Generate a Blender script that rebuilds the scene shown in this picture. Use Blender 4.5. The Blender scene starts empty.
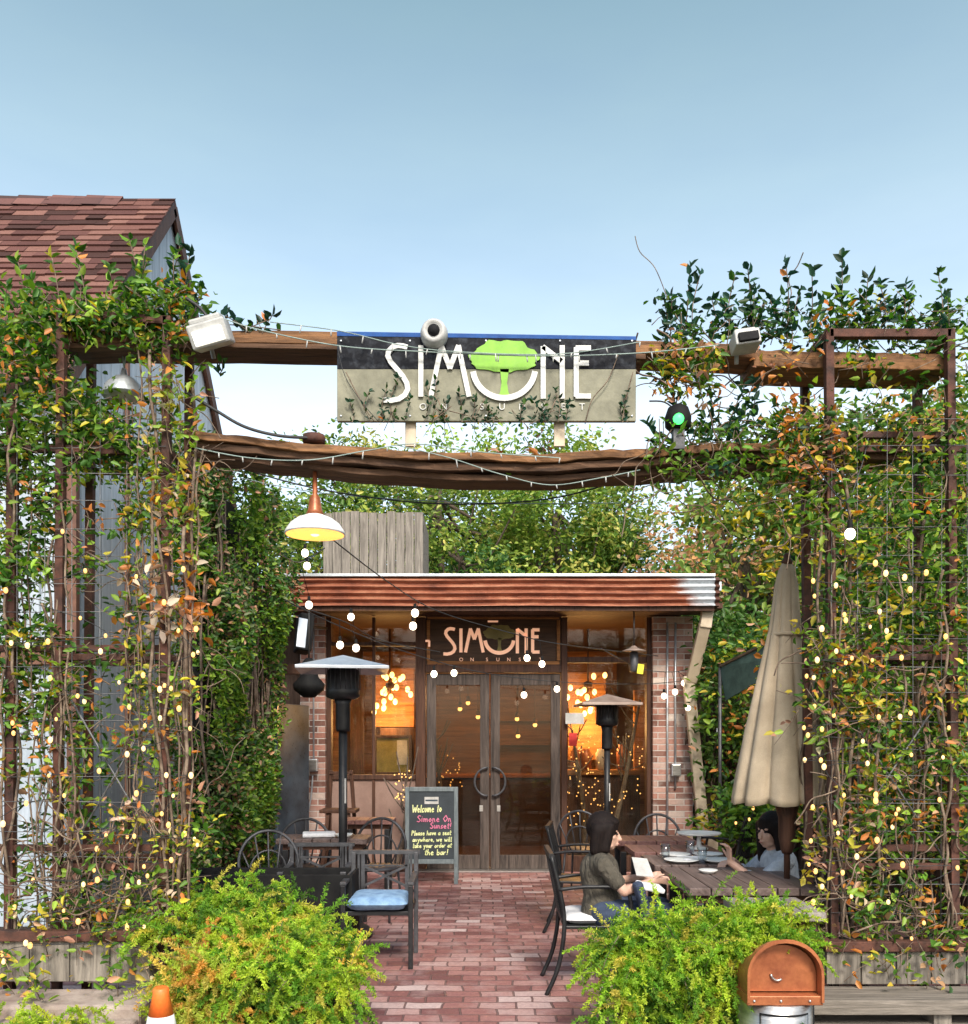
import bpy, math, random
import numpy as np
from mathutils import Vector, Matrix
random.seed(7); RNG = np.random.default_rng(11)
SC = bpy.context.scene
COL = SC.collection
F = 900.0; CX = 484.0; HY = 739.0; EYE = 1.6
def P(px, py, Y):
    """photo measurement -> world point at depth Y"""
    return Vector(((px-CX)*Y/F, Y, EYE+(HY-py)*Y/F))
R = math.radians
# ------------------------------------------------------------------ materials
def nt(name):
    m = bpy.data.materials.new(name); m.use_nodes = True
    t = m.node_tree; t.nodes.clear()
    o = t.nodes.new('ShaderNodeOutputMaterial'); b = t.nodes.new('ShaderNodeBsdfPrincipled')
    t.links.new(b.outputs[0], o.inputs[0])
    return m, t, b, o
def N(t, typ, **kw):
    n = t.nodes.new(typ)
    for k, v in kw.items():
        if k in n.inputs.keys() if hasattr(n.inputs,'keys') else False: n.inputs[k].default_value = v
        else: setattr(n, k, v)
    return n
def ramp(t, src, stops):
    r = t.nodes.new('ShaderNodeValToRGB'); e = r.color_ramp.elements
    while len(e) < len(stops): e.new(.5)
    for i, (p, c) in enumerate(stops):
        e[i].position = p; e[i].color = (*c, 1) if len(c) == 3 else c
    t.links.new(src, r.inputs[0]); return r
def coords(t, scale=(1,1,1), kind='Object', rot=(0,0,0)):
    tc = t.nodes.new('ShaderNodeTexCoord'); mp = t.nodes.new('ShaderNodeMapping')
    mp.inputs['Scale'].default_value = scale; mp.inputs['Rotation'].default_value = rot
    t.links.new(tc.outputs[kind], mp.inputs[0]); return mp.outputs[0]
def noise(t, vec, scale, detail=5, rough=.6, dist=0):
    n = t.nodes.new('ShaderNodeTexNoise'); n.inputs['Scale'].default_value = scale
    n.inputs['Detail'].default_value = detail; n.inputs['Roughness'].default_value = rough
    n.inputs['Distortion'].default_value = dist
    t.links.new(vec, n.inputs['Vector']); return n.outputs['Fac']
def bump(t, b, h, strength=.3, dist=.01):
    bp = t.nodes.new('ShaderNodeBump'); bp.inputs['Strength'].default_value = strength
    bp.inputs['Distance'].default_value = dist
    t.links.new(h, bp.inputs['Height']); t.links.new(bp.outputs[0], b.inputs['Normal'])
def mixc(t, fac, a, b_, mode='MIX'):
    m = t.nodes.new('ShaderNodeMix'); m.data_type = 'RGBA'; m.blend_type = mode
    for sock, val in ((m.inputs[0], fac), (m.inputs[6], a), (m.inputs[7], b_)):
        if hasattr(val, 'default_value'): t.links.new(val, sock)
        elif isinstance(val, (int, float)): sock.default_value = val
        else: sock.default_value = (*val, 1)
    return m.outputs[2]
def math_(t, op, a, b_=None):
    m = t.nodes.new('ShaderNodeMath'); m.operation = op
    for s, v in ((m.inputs[0], a), (m.inputs[1], b_)):
        if v is None: continue
        if hasattr(v, 'default_value'): t.links.new(v, s)
        else: s.default_value = v
    return m.outputs[0]
def worn(name, c1, c2, rough=.6, metal=0, scale=8, stretch=(1,1,1), bmp=.2, bscale=60, lo=.35, hi=.65, c3=None, spec=.5):
    m, t, b, o = nt(name); v = coords(t, stretch)
    n1 = noise(t, v, scale, 6)
    st = [(lo, c1), (hi, c2)] + ([(min(.99, hi+.12), c3)] if c3 else [])
    r = ramp(t, n1, st)
    n2 = noise(t, v, bscale, 4)
    col = mixc(t, .35, r.outputs[0], mixc(t, n2, (.25,.25,.25), (1.3,1.3,1.3)), 'MULTIPLY')
    t.links.new(col, b.inputs['Base Color'])
    rr = ramp(t, n2, [(0, (max(0,rough-.12),)*3), (1, (min(1,rough+.15),)*3)])
    t.links.new(rr.outputs[0], b.inputs['Roughness']); b.inputs['Metallic'].default_value = metal
    b.inputs['Specular IOR Level'].default_value = spec
    bump(t, b, n2, bmp, .01); return m
def emis(name, c, s, base=(.8,.8,.8)):
    m, t, b, o = nt(name); b.inputs['Base Color'].default_value = (*base, 1)
    b.inputs['Emission Color'].default_value = (*c, 1); b.inputs['Emission Strength'].default_value = s; return m
def woodmat(name, c1, c2, axis='x', rough=.75, scale=3, bmp=.5, plank=None):
    m, t, b, o = nt(name)
    st = {'x': (.6, 9, 9), 'y': (9, .6, 9), 'z': (9, 9, .6)}[axis]
    v = coords(t, st)
    n1 = noise(t, v, scale, 9, .7, .6); n2 = noise(t, v, scale*7, 4, .6)
    n3 = noise(t, coords(t), 1.7, 3)
    r = ramp(t, n1, [(.32, c1), (.66, c2)])
    c = mixc(t, .5, r.outputs[0], mixc(t, n2, (.3,.3,.3), (1.5,1.5,1.5)), 'MULTIPLY')
    c = mixc(t, .5, c, mixc(t, n3, (.45,.45,.45), (1.4,1.4,1.4)), 'MULTIPLY')
    t.links.new(c, b.inputs['Base Color']); b.inputs['Roughness'].default_value = rough
    b.inputs['Specular IOR Level'].default_value = .25
    bump(t, b, math_(t, 'ADD', n1, n2), bmp, .006); return m
def leafmat(name, rough=.45, trans=.35):
    m, t, b, o = nt(name)
    a = t.nodes.new('ShaderNodeAttribute'); a.attribute_name = 'col'
    t.links.new(a.outputs['Color'], b.inputs['Base Color']); b.inputs['Roughness'].default_value = rough
    b.inputs['Specular IOR Level'].default_value = .35
    tr = t.nodes.new('ShaderNodeBsdfTranslucent'); hs = t.nodes.new('ShaderNodeHueSaturation')
    hs.inputs['Value'].default_value = 1.5; hs.inputs['Saturation'].default_value = 1.1
    t.links.new(a.outputs['Color'], hs.inputs['Color']); t.links.new(hs.outputs[0], tr.inputs[0])
    mx = t.nodes.new('ShaderNodeMixShader'); mx.inputs[0].default_value = trans
    t.links.new(b.outputs[0], mx.inputs[1]); t.links.new(tr.outputs[0], mx.inputs[2]); t.links.new(mx.outputs[0], o.inputs[0])
    return m
def glassmat(name, tint=(.85,.88,.85), refl=1.0, dirt=.0):
    m, t, b, o = nt(name); t.nodes.remove(b)
    g = t.nodes.new('ShaderNodeBsdfGlossy'); g.inputs['Roughness'].default_value = .02
    tr = t.nodes.new('ShaderNodeBsdfTransparent'); tr.inputs[0].default_value = (*tint, 1)
    fr = t.nodes.new('ShaderNodeLayerWeight'); fr.inputs['Blend'].default_value = .5
    f = math_(t, 'MULTIPLY', math_(t, 'ADD', math_(t, 'POWER', fr.outputs['Facing'], 4.0), .05), refl)
    mx = t.nodes.new('ShaderNodeMixShader'); t.links.new(f, mx.inputs[0])
    t.links.new(tr.outputs[0], mx.inputs[1]); t.links.new(g.outputs[0], mx.inputs[2])
    out = mx.outputs[0]
    if dirt:
        d = t.nodes.new('ShaderNodeBsdfDiffuse'); d.inputs[0].default_value = (.42,.44,.38,1)
        n = noise(t, coords(t), 2.2, 6, .65); r = ramp(t, n, [(.35, (0,0,0)), (.8, (dirt,)*3)])
        m2 = t.nodes.new('ShaderNodeMixShader'); t.links.new(r.outputs[0], m2.inputs[0])
        t.links.new(out, m2.inputs[1]); t.links.new(d.outputs[0], m2.inputs[2]); out = m2.outputs[0]
    t.links.new(out, o.inputs[0]); return m

def brickwall(name, cols, mortar, bw=.21, bh=.073):
    m, t, b, o = nt(name)
    tc = t.nodes.new('ShaderNodeTexCoord'); s = t.nodes.new('ShaderNodeSeparateXYZ'); t.links.new(tc.outputs['Object'], s.inputs[0])
    cm = t.nodes.new('ShaderNodeCombineXYZ'); t.links.new(math_(t, 'ADD', s.outputs[0], s.outputs[1]), cm.inputs[0]); t.links.new(s.outputs[2], cm.inputs[1])
    br = t.nodes.new('ShaderNodeTexBrick'); t.links.new(cm.outputs[0], br.inputs['Vector'])
    br.inputs['Scale'].default_value = 1; br.inputs['Brick Width'].default_value = bw; br.inputs['Row Height'].default_value = bh
    br.inputs['Mortar Size'].default_value = .006; br.inputs['Mortar Smooth'].default_value = .3
    br.inputs['Color1'].default_value = (0,0,0,1); br.inputs['Color2'].default_value = (1,1,1,1); br.inputs['Mortar'].default_value = (.5,.5,.5,1)
    r = ramp(t, br.outputs['Color'], cols); n = noise(t, cm.outputs[0], 30, 6)
    n2 = noise(t, cm.outputs[0], 5, 4)
    c = mixc(t, .6, r.outputs[0], mixc(t, n, (.4,.4,.4), (1.5,1.5,1.5)), 'MULTIPLY')
    c = mixc(t, ramp(t, n2, [(.5, (0,0,0)), (.75, (.55,)*3)]).outputs[0], c, (.42,.38,.34))
    c = mixc(t, br.outputs['Fac'], c, mortar)
    t.links.new(c, b.inputs['Base Color']); b.inputs['Roughness'].default_value = .85
    h = math_(t, 'SUBTRACT', math_(t, 'MULTIPLY', n, .4), br.outputs['Fac']); bump(t, b, h, .7, .01); return m

M = {}
M['leaf'] = leafmat('glossy leaf'); M['leaf_soft'] = leafmat('soft leaf', .7, .45)
M['bark'] = worn('bark', (.06,.04,.03), (.16,.12,.09), .9, bmp=.6, scale=12)
M['vine'] = worn('woody vine', (.07,.042,.028), (.26,.19,.135), .85, scale=14, bmp=.4)
M['rust'] = worn('rusty steel', (.035,.016,.012), (.13,.05,.032), .8, .15, scale=9, bmp=.4, c3=(.05,.03,.03))
M['beam'] = woodmat('weathered amber timber', (.05,.026,.015), (.3,.145,.06), 'x', .7, 3)
M['beam_dark'] = woodmat('weathered dark timber', (.03,.018,.013), (.15,.08,.045), 'x', .8, 3)
M['grey_wood_z'] = woodmat('grey weathered boards', (.08,.07,.06), (.3,.265,.225), 'z', .85, 3)
M['grey_wood_x'] = woodmat('grey weathered rail boards', (.08,.07,.058), (.3,.26,.22), 'x', .85, 3)
M['table_wood'] = woodmat('stained table planks', (.06,.038,.035), (.2,.145,.13), 'y', .5, 3, .3)
M['table_red'] = woodmat('red brown table planks', (.12,.05,.045), (.27,.14,.12), 'y', .5, 3, .3)
M['table_pale'] = woodmat('bleached table planks', (.13,.11,.1), (.36,.32,.29), 'y', .6, 3, .3)
M['door_wood'] = woodmat('worn dark door timber', (.018,.014,.013), (.13,.1,.085), 'z', .7, 3)
M['frame_wood'] = woodmat('dark brown frame timber', (.03,.014,.01), (.11,.05,.03), 'z', .6, 3)
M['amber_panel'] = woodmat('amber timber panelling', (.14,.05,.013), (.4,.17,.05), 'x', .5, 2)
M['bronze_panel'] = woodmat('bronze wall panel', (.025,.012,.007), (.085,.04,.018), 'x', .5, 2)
M['black'] = worn('black powder coat', (.012,.012,.014), (.028,.028,.03), .45, .3, bmp=.05)
M['blackmat'] = worn('matte black plastic', (.005,.005,.006), (.012,.012,.012), .75, bmp=.05, spec=.2)
M['iron'] = worn('grey wrought iron', (.05,.05,.055), (.11,.11,.12), .5, .5, bmp=.1)
M['steel'] = worn('brushed steel', (.42,.4,.38), (.6,.58,.55), .35, .9, stretch=(1,1,8), bmp=.05)
M['galv'] = worn('galvanised steel', (.4,.43,.46), (.62,.65,.68), .4, .6, bmp=.08)
M['pale_metal'] = worn('heater canopy metal', (.5,.54,.6), (.66,.7,.76), .35, .55, bmp=.05)
M['heater2'] = worn('tarnished heater canopy', (.3,.22,.18), (.42,.33,.28), .5, .4, bmp=.05)
M['white'] = worn('white enamel', (.68,.68,.66), (.82,.82,.8), .35, bmp=.03)
M['whiteplastic'] = worn('white plastic', (.34,.34,.33), (.5,.5,.48), .5, bmp=.03)
M['cream'] = worn('cream paint', (.45,.36,.25), (.62,.51,.38), .6, bmp=.08)
M['tan'] = worn('tan canvas', (.37,.29,.2), (.5,.4,.285), .9, scale=4, bmp=.25, bscale=180)
M['copper'] = worn('orange copper', (.25,.07,.03), (.52,.18,.07), .38, .35, scale=5, bmp=.05)
M['orange'] = worn('orange plastic', (.75,.12,.02), (.9,.2,.03), .45, bmp=.03)
M['denim'] = worn('blue seat cushion', (.12,.22,.38), (.25,.4,.58), .9, scale=12, bmp=.3, bscale=150)
M['cloth_white'] = worn('white cloth', (.6,.6,.62), (.78,.78,.8), .85, bmp=.1)
M['skin'] = worn('skin', (.5,.3,.22), (.6,.37,.28), .5, scale=20, bmp=.03)
M['hair'] = worn('dark hair', (.006,.004,.004), (.016,.01,.009), .6, stretch=(6,6,1), scale=20, bmp=.4, spec=.15)
M['shirt_grey'] = worn('olive grey knit', (.055,.048,.036), (.1,.086,.066), .95, scale=10, bmp=.3, bscale=160)
M['shirt_blue'] = worn('pale blue grey cotton', (.33,.37,.43), (.5,.54,.6), .95, scale=9, bmp=.2, bscale=120)
for k_ in ('shirt_grey','shirt_blue'):
    b_ = M[k_].node_tree; pb = b_.nodes['Principled BSDF']; nf = noise(b_, coords(b_,(1,1,.45),'Object',(0,.5,.3)), 22, 3, .5, 1.2); bp_ = b_.nodes.new('ShaderNodeBump'); bp_.inputs['Strength'].default_value = .9; bp_.inputs['Distance'].default_value = .03; b_.links.new(nf, bp_.inputs['Height']); b_.links.new(bp_.outputs[0], pb.inputs['Normal'])
M['jeans'] = worn('dark jeans', (.02,.03,.06), (.05,.07,.12), .95, scale=10, bmp=.2)
M['eye'] = worn('dark eye', (.01,.01,.01), (.03,.02,.02), .2)
M['lips'] = worn('lips', (.42,.13,.11), (.5,.18,.15), .5)
M['concrete'] = worn('pinkish kerb stone', (.22,.16,.135), (.4,.33,.29), .9, scale=6, bmp=.4)
M['asphalt'] = worn('grey asphalt', (.04,.04,.042), (.07,.07,.07), .95, scale=9, bmp=.5, bscale=120)
M['soil'] = worn('soil', (.03,.02,.014), (.07,.05,.035), .95, bmp=.6)
M['trim'] = worn('rust red trim paint', (.1,.045,.03), (.2,.09,.055), .7, bmp=.1)
M['brick'] = brickwall('old red brick', [(0,(.12,.055,.04)),(.35,(.34,.15,.11)),(.7,(.42,.25,.2)),(1,(.55,.46,.4))], (.5,.45,.41))
M['plaster'] = worn('warm plaster', (.2,.12,.095), (.28,.18,.145), .8, scale=3, bmp=.1)
M['bluedoor'] = worn('blue grey gloss metal', (.025,.04,.055), (.08,.115,.15), .3, .3, scale=3, bmp=.03)
M['glass'] = glassmat('window glass', (.9,.88,.82), .4, .02)
M['doorglass'] = glassmat('dusty door glass', (.68,.62,.52), .5, .03)
M['clearglass'] = glassmat('drinking glass', (.93,.95,.95), 1.5)
M['bulb'] = emis('lit globe bulb', (1,.8,.58), 3.2)
M['fairy'] = emis('lit fairy light', (1,.5,.14), 1.0, (.3,.2,.08))
M['fairy2'] = emis('lit pale fairy light', (1,.66,.28), 1.05, (.3,.22,.12))
M['floodlens'] = emis('lit flood lens', (1,.95,.8), .55)
M['chand'] = emis('lit chandelier bulb', (1,.58,.16), 2.6)
M['green_glow'] = emis('lit green lamp', (.05,1,.12), 2.2, (.02,.3,.05))
M['yellow'] = worn('yellow tag', (.75,.68,.02), (.85,.8,.06), .6)
M['red'] = worn('red sticker', (.6,.03,.02), (.75,.05,.04), .6)
M['paper'] = worn('white paper', (.4,.39,.37), (.55,.54,.52), .9)
M['olive_panel'] = worn('olive grey sign panel', (.13,.125,.08), (.25,.24,.165), .6, scale=7, bmp=.15, lo=.35, hi=.65)
M['navy'] = worn('navy sign band', (.003,.004,.008), (.035,.04,.05), .6, scale=22, lo=.48, hi=.68, bmp=.03, spec=.15)  # paler mottling stands for trees reflected in the band, painted into its colour
M['signblue'] = worn('blue sign edge', (.01,.05,.2), (.02,.09,.3), .6, spec=.2)
M['lime'] = worn('lime green vinyl', (.16,.38,.025), (.24,.5,.05), .6, bmp=.03)
M['signwhite'] = worn('white vinyl', (.55,.55,.52), (.72,.72,.69), .6, scale=14, bmp=.02)
M['signpeach'] = worn('glowing peach gilt lettering', (.75,.45,.32), (.85,.55,.4), .5)
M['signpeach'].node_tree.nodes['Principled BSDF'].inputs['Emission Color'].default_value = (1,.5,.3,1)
M['signpeach'].node_tree.nodes['Principled BSDF'].inputs['Emission Strength'].default_value = .25  # weak glow added to the letters themselves, which are no lamp
M['signolive'] = worn('dull olive emblem', (.16,.13,.02), (.24,.19,.04), .5)
M['slate'] = worn('chalkboard slate', (.02,.028,.035), (.035,.045,.055), .7, scale=4)
M['slateframe'] = worn('blue grey frame', (.1,.125,.135), (.17,.2,.21), .6, stretch=(3,3,1))
M['chalky'] = worn('yellow chalk', (.62,.66,.3), (.78,.8,.42), .9)
M['chalkp'] = worn('pink chalk', (.55,.14,.25), (.7,.22,.34), .9)
M['cable'] = worn('black cable', (.015,.015,.017), (.03,.03,.03), .6)
M['gcable'] = worn('pale green cable', (.18,.24,.22), (.3,.38,.35), .6)
M['wire'] = worn('thin steel wire', (.12,.12,.13), (.22,.22,.22), .5, .5)
M['shadecloth'] = worn('green shade cloth', (.03,.07,.06), (.06,.12,.1), .9)
M['darkfence'] = woodmat('dark fence boards', (.03,.018,.014), (.1,.065,.05), 'z', .85, 3)
# siding: vertical boards
def siding():
    m, t, b, o = nt('pale blue vertical siding')
    tc = t.nodes.new('ShaderNodeTexCoord'); s = t.nodes.new('ShaderNodeSeparateXYZ'); t.links.new(tc.outputs['Object'], s.inputs[0])
    x = math_(t, 'ADD', s.outputs[0], s.outputs[1]); f = math_(t, 'FRACT', math_(t, 'MULTIPLY', x, 5.0))
    g = ramp(t, f, [(0, (0,0,0)), (.05, (1,1,1)), (.95, (1,1,1)), (1, (0,0,0))])
    n = noise(t, coords(t, (6,6,.8)), 3, 7)
    c = ramp(t, n, [(.3, (.28,.33,.38)), (.7, (.45,.51,.58))]).outputs[0]
    t.links.new(c, b.inputs['Base Color']); b.inputs['Roughness'].default_value = .6
    bump(t, b, g.outputs[0], .8, .02); return m
M['siding'] = siding()
def shingles():
    m, t, b, o = nt('red brown asphalt shingles')
    tc = t.nodes.new('ShaderNodeTexCoord'); s = t.nodes.new('ShaderNodeSeparateXYZ'); t.links.new(tc.outputs['Object'], s.inputs[0])
    cm = t.nodes.new('ShaderNodeCombineXYZ'); t.links.new(s.outputs[0], cm.inputs[0]); t.links.new(s.outputs[2], cm.inputs[1])
    br = t.nodes.new('ShaderNodeTexBrick'); t.links.new(cm.outputs[0], br.inputs['Vector'])
    br.inputs['Scale'].default_value = 1; br.inputs['Brick Width'].default_value = .3; br.inputs['Row Height'].default_value = .13
    br.inputs['Mortar Size'].default_value = .0025; br.offset_frequency = 3; br.offset = .37
    br.inputs['Color1'].default_value = (0,0,0,1); br.inputs['Color2'].default_value = (1,1,1,1)
    r = ramp(t, br.outputs['Color'], [(0,(.04,.02,.018)),(.35,(.1,.042,.036)),(.75,(.16,.072,.06)),(1,(.27,.145,.115))])
    n = noise(t, cm.outputs[0], 70, 4)
    c = mixc(t, .5, r.outputs[0], mixc(t, n, (.4,.4,.4), (1.5,1.5,1.5)), 'MULTIPLY')
    nb = noise(t, cm.outputs[0], 3, 4)
    c = mixc(t, .6, c, mixc(t, nb, (.5,.5,.5), (1.5,1.4,1.3)), 'MULTIPLY')
    c = mixc(t, br.outputs['Fac'], c, (.03,.015,.015))
    fz = math_(t, 'FRACT', math_(t, 'DIVIDE', s.outputs[2], .13))
    t.links.new(c, b.inputs['Base Color']); b.inputs['Roughness'].default_value = .9
    bump(t, b, math_(t, 'SUBTRACT', math_(t,'MULTIPLY',n,.2), math_(t,'ADD', fz, br.outputs['Fac'])), .8, .02); return m
M['shingle'] = shingles()
def tabmat():
    m, t, b, o = nt('asphalt shingle tabs'); a = t.nodes.new('ShaderNodeAttribute'); a.attribute_name = 'col'
    v = coords(t); n = noise(t, v, 90, 4); n2 = noise(t, v, 2.4, 5)
    c = mixc(t, .6, a.outputs['Color'], mixc(t, n, (.35,.35,.35), (1.6,1.6,1.6)), 'MULTIPLY')
    c = mixc(t, .6, c, mixc(t, n2, (.55,.5,.5), (1.4,1.45,1.5)), 'MULTIPLY')
    t.links.new(c, b.inputs['Base Color']); b.inputs['Roughness'].default_value = .95; b.inputs['Specular IOR Level'].default_value = .2; bump(t, b, n, .6, .01); return m
M['tab'] = tabmat()
def rustsheet():
    m, t, b, o = nt('rusty corrugated sheet')
    v = coords(t, (1,1,1)); tc = t.nodes.new('ShaderNodeTexCoord'); s = t.nodes.new('ShaderNodeSeparateXYZ'); t.links.new(tc.outputs['Object'], s.inputs[0])
    n = noise(t, coords(t, (1.2,4,5)), 2.2, 8, .65); n2 = noise(t, v, 25, 5)
    base = ramp(t, n, [(.3, (.12,.035,.02)), (.5, (.28,.09,.045)), (.72, (.46,.21,.12))]).outputs[0]
    # galvanised stretch, its own material change along the sheet, and patches near the upper edge
    gx = ramp(t, math_(t, 'ADD', math_(t, 'MULTIPLY', s.outputs[0], .2), math_(t,'ADD', math_(t, 'MULTIPLY', n, .16), math_(t,'MULTIPLY', s.outputs[2], .12))), [(.895, (0,0,0)), (.925, (1,1,1))])
    c = mixc(t, gx.outputs[0], base, (.5,.53,.56))
    gz = ramp(t, math_(t,'ADD', math_(t,'MULTIPLY', s.outputs[2], .5), math_(t,'MULTIPLY', n, .25)), [(.87,(0,0,0)),(.9,(.75,)*3)])
    gz.label='patch'
    c = mixc(t, .6, c, mixc(t, n2, (.3,.3,.3), (1.6,1.6,1.6)), 'MULTIPLY')
    t.links.new(c, b.inputs['Base Color']); b.inputs['Roughness'].default_value = .6; b.inputs['Metallic'].default_value = .15
    bump(t, b, n2, .2, .005); return m
M['rustsheet'] = rustsheet()
def paving():
    m, t, b, o = nt('old brick paving')
    v0 = coords(t, (1,1,1)); nd = t.nodes.new('ShaderNodeTexNoise'); nd.inputs['Scale'].default_value = 3.5; t.links.new(v0, nd.inputs['Vector'])
    ad = t.nodes.new('ShaderNodeVectorMath'); ad.operation = 'MULTIPLY_ADD'
    t.links.new(nd.outputs['Color'], ad.inputs[0]); ad.inputs[1].default_value = (.06,.06,0); t.links.new(v0, ad.inputs[2])
    v = ad.outputs[0]
    def brick(bw, bh, off):
        br = t.nodes.new('ShaderNodeTexBrick'); t.links.new(v, br.inputs['Vector'])
        br.inputs['Scale'].default_value = 1; br.inputs['Brick Width'].default_value = bw; br.inputs['Row Height'].default_value = bh
        br.inputs['Mortar Size'].default_value = .007; br.inputs['Mortar Smooth'].default_value = .4; br.offset = off
        br.inputs['Color1'].default_value = (0,0,0,1); br.inputs['Color2'].default_value = (1,1,1,1); return br
    br = brick(.22, .125, .5)
    r = ramp(t, br.outputs['Color'], [(0,(.14,.055,.055)),(.3,(.23,.095,.09)),(.6,(.3,.14,.13)),(.85,(.38,.22,.205)),(1,(.52,.41,.395))])
    n = noise(t, v, 40, 6); n2 = noise(t, v0, 3.2, 6, .65); n3 = noise(t, v0, 12, 5)
    c = mixc(t, .7, r.outputs[0], mixc(t, n, (.35,.35,.35), (1.6,1.6,1.6)), 'MULTIPLY')
    c = mixc(t, ramp(t, n2, [(.48,(0,0,0)),(.66,(.5,)*3)]).outputs[0], c, (.42,.31,.3))
    c = mixc(t, ramp(t, n3, [(.55,(0,0,0)),(.75,(.5,)*3)]).outputs[0], c, (.16,.06,.06))
    c = mixc(t, ramp(t, br.outputs['Fac'], [(0,(0,0,0)),(1,(.75,)*3)]).outputs[0], c, (.14,.09,.085))
    t.links.new(c, b.inputs['Base Color'])
    t.links.new(ramp(t, n3, [(.3,(.45,)*3),(.7,(.8,)*3)]).outputs[0], b.inputs['Roughness'])
    h = math_(t, 'SUBTRACT', math_(t, 'ADD', math_(t, 'MULTIPLY', n, .3), math_(t,'MULTIPLY', br.outputs['Color'], .35)), br.outputs['Fac'])
    bump(t, b, h, .9, .015); return m
M['paving'] = paving()
# ------------------------------------------------------------------ geometry helpers
ORG = {}
class MB:
    def __init__(s): s.v = []; s.f = []; s.m = []; s.mi = 0; s.smooth = []; s.sm = False
    def add(s, vs, fs, sm=None):
        k = len(s.v); s.v += [tuple(v) for v in vs]
        for f in fs: s.f.append(tuple(i+k for i in f)); s.m.append(s.mi); s.smooth.append(s.sm if sm is None else sm)
        return s
    def box(s, x0, x1, y0, y1, z0, z1):
        vs = [(x,y,z) for x in (x0,x1) for y in (y0,y1) for z in (z0,z1)]
        return s.add(vs, [(0,1,3,2),(4,6,7,5),(0,4,5,1),(2,3,7,6),(0,2,6,4),(1,5,7,3)], False)
    def obox(s, c, size, rot=(0,0,0)):
        from mathutils import Euler
        m = Euler(rot).to_matrix(); h = [a/2 for a in size]; c = Vector(c)
        vs = [c + m @ Vector((x*h[0], y*h[1], z*h[2])) for x in (-1,1) for y in (-1,1) for z in (-1,1)]
        return s.add(vs, [(0,1,3,2),(4,6,7,5),(0,4,5,1),(2,3,7,6),(0,2,6,4),(1,5,7,3)], False)
    def bar(s, a, b, w, d=None, up=(0,0,1)):
        """rectangular bar between two points"""
        a = Vector(a); b = Vector(b); d = d or w; t = (b-a).normalized(); u = Vector(up)
        if abs(t.dot(u)) > .95: u = Vector((0,1,0))
        x = t.cross(u).normalized(); y = x.cross(t)
        vs = [p + x*i*w/2 + y*j*d/2 for p in (a,b) for i,j in ((-1,-1),(1,-1),(1,1),(-1,1))]
        return s.add(vs, [(3,2,1,0),(4,5,6,7),(0,1,5,4),(1,2,6,5),(2,3,7,6),(3,0,4,7)], False)
    def tube(s, pts, r, seg=8, cap=True):
        pts = [Vector(p) for p in pts]; n = len(pts); rs = r if isinstance(r, (list, tuple)) else [r]*n
        vs = []; px = None
        for i, p in enumerate(pts):
            t = (pts[min(i+1,n-1)] - pts[max(i-1,0)]).normalized()
            if px is None:
                u = Vector((0,0,1)) if abs(t.z) < .9 else Vector((0,1,0)); px = t.cross(u).normalized()
            else:
                px = (px - t*px.dot(t)); px = px.normalized() if px.length > 1e-6 else t.orthogonal().normalized()
            py = t.cross(px)
            for k in range(seg):
                a = 2*math.pi*k/seg; vs.append(p + (px*math.cos(a)+py*math.sin(a))*rs[i])
        fs = [(i*seg+k, i*seg+(k+1)%seg, (i+1)*seg+(k+1)%seg, (i+1)*seg+k) for i in range(n-1) for k in range(seg)]
        if cap: fs += [tuple(range(seg))[::-1], tuple((n-1)*seg+k for k in range(seg))]
        return s.add(vs, fs, True)
    def lathe(s, c, prof, seg=24, sm=True, ax='z', start=0, sweep=2*math.pi):
        c = Vector(c); n = len(prof); vs = []
        for r_, z in prof:
            for k in range(seg):
                a = start+sweep*k/seg; p = (r_*math.cos(a), r_*math.sin(a), z)
                if ax == 'y': p = (p[0], -p[2], p[1])
                if ax == 'x': p = (p[2], p[0], p[1])
                vs.append(c+Vector(p))
        fs = [(i*seg+k, i*seg+(k+1)%seg, (i+1)*seg+(k+1)%seg, (i+1)*seg+k) for i in range(n-1) for k in range(seg)]
        fs += [tuple(range(seg))[::-1], tuple((n-1)*seg+k for k in range(seg))]
        return s.add(vs, fs, sm)
    def ball(s, c, r, seg=12, rings=8, scale=(1,1,1), rot=None):
        c = Vector(c); vs = []
        for i in range(rings+1):
            th = math.pi*i/rings
            for k in range(seg):
                a = 2*math.pi*k/seg
                p = Vector((r*math.sin(th)*math.cos(a)*scale[0], r*math.sin(th)*math.sin(a)*scale[1], r*math.cos(th)*scale[2]))
                if rot is not None: p = rot @ p
                vs.append(c+p)
        fs = [(i*seg+k, (i+1)*seg+k, (i+1)*seg+(k+1)%seg, i*seg+(k+1)%seg) for i in range(rings) for k in range(seg)]
        return s.add(vs, fs, True)
    def ribbon(s, pts, w, y0, y1):
        """flat stroke in the XZ plane with thickness y0..y1"""
        for a, b in zip(pts[:-1], pts[1:]):
            ax, az = a; bx, bz = b; L = math.hypot(bx-ax, bz-az) or 1e-6
            tx, tz = (bx-ax)/L*w*.12, (bz-az)/L*w*.12; nx, nz = -(bz-az)/L*w/2, (bx-ax)/L*w/2
            q = [(ax-tx+nx, az-tz+nz), (ax-tx-nx, az-tz-nz), (bx+tx-nx, bz+tz-nz), (bx+tx+nx, bz+tz+nz)]
            vs = [(x, y, z) for y in (y0, y1) for x, z in q]
            s.add(vs, [(0,1,2,3),(7,6,5,4),(0,4,5,1),(1,5,6,2),(2,6,7,3),(3,7,4,0)], False)
            y0 -= .00013
        return s
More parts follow.
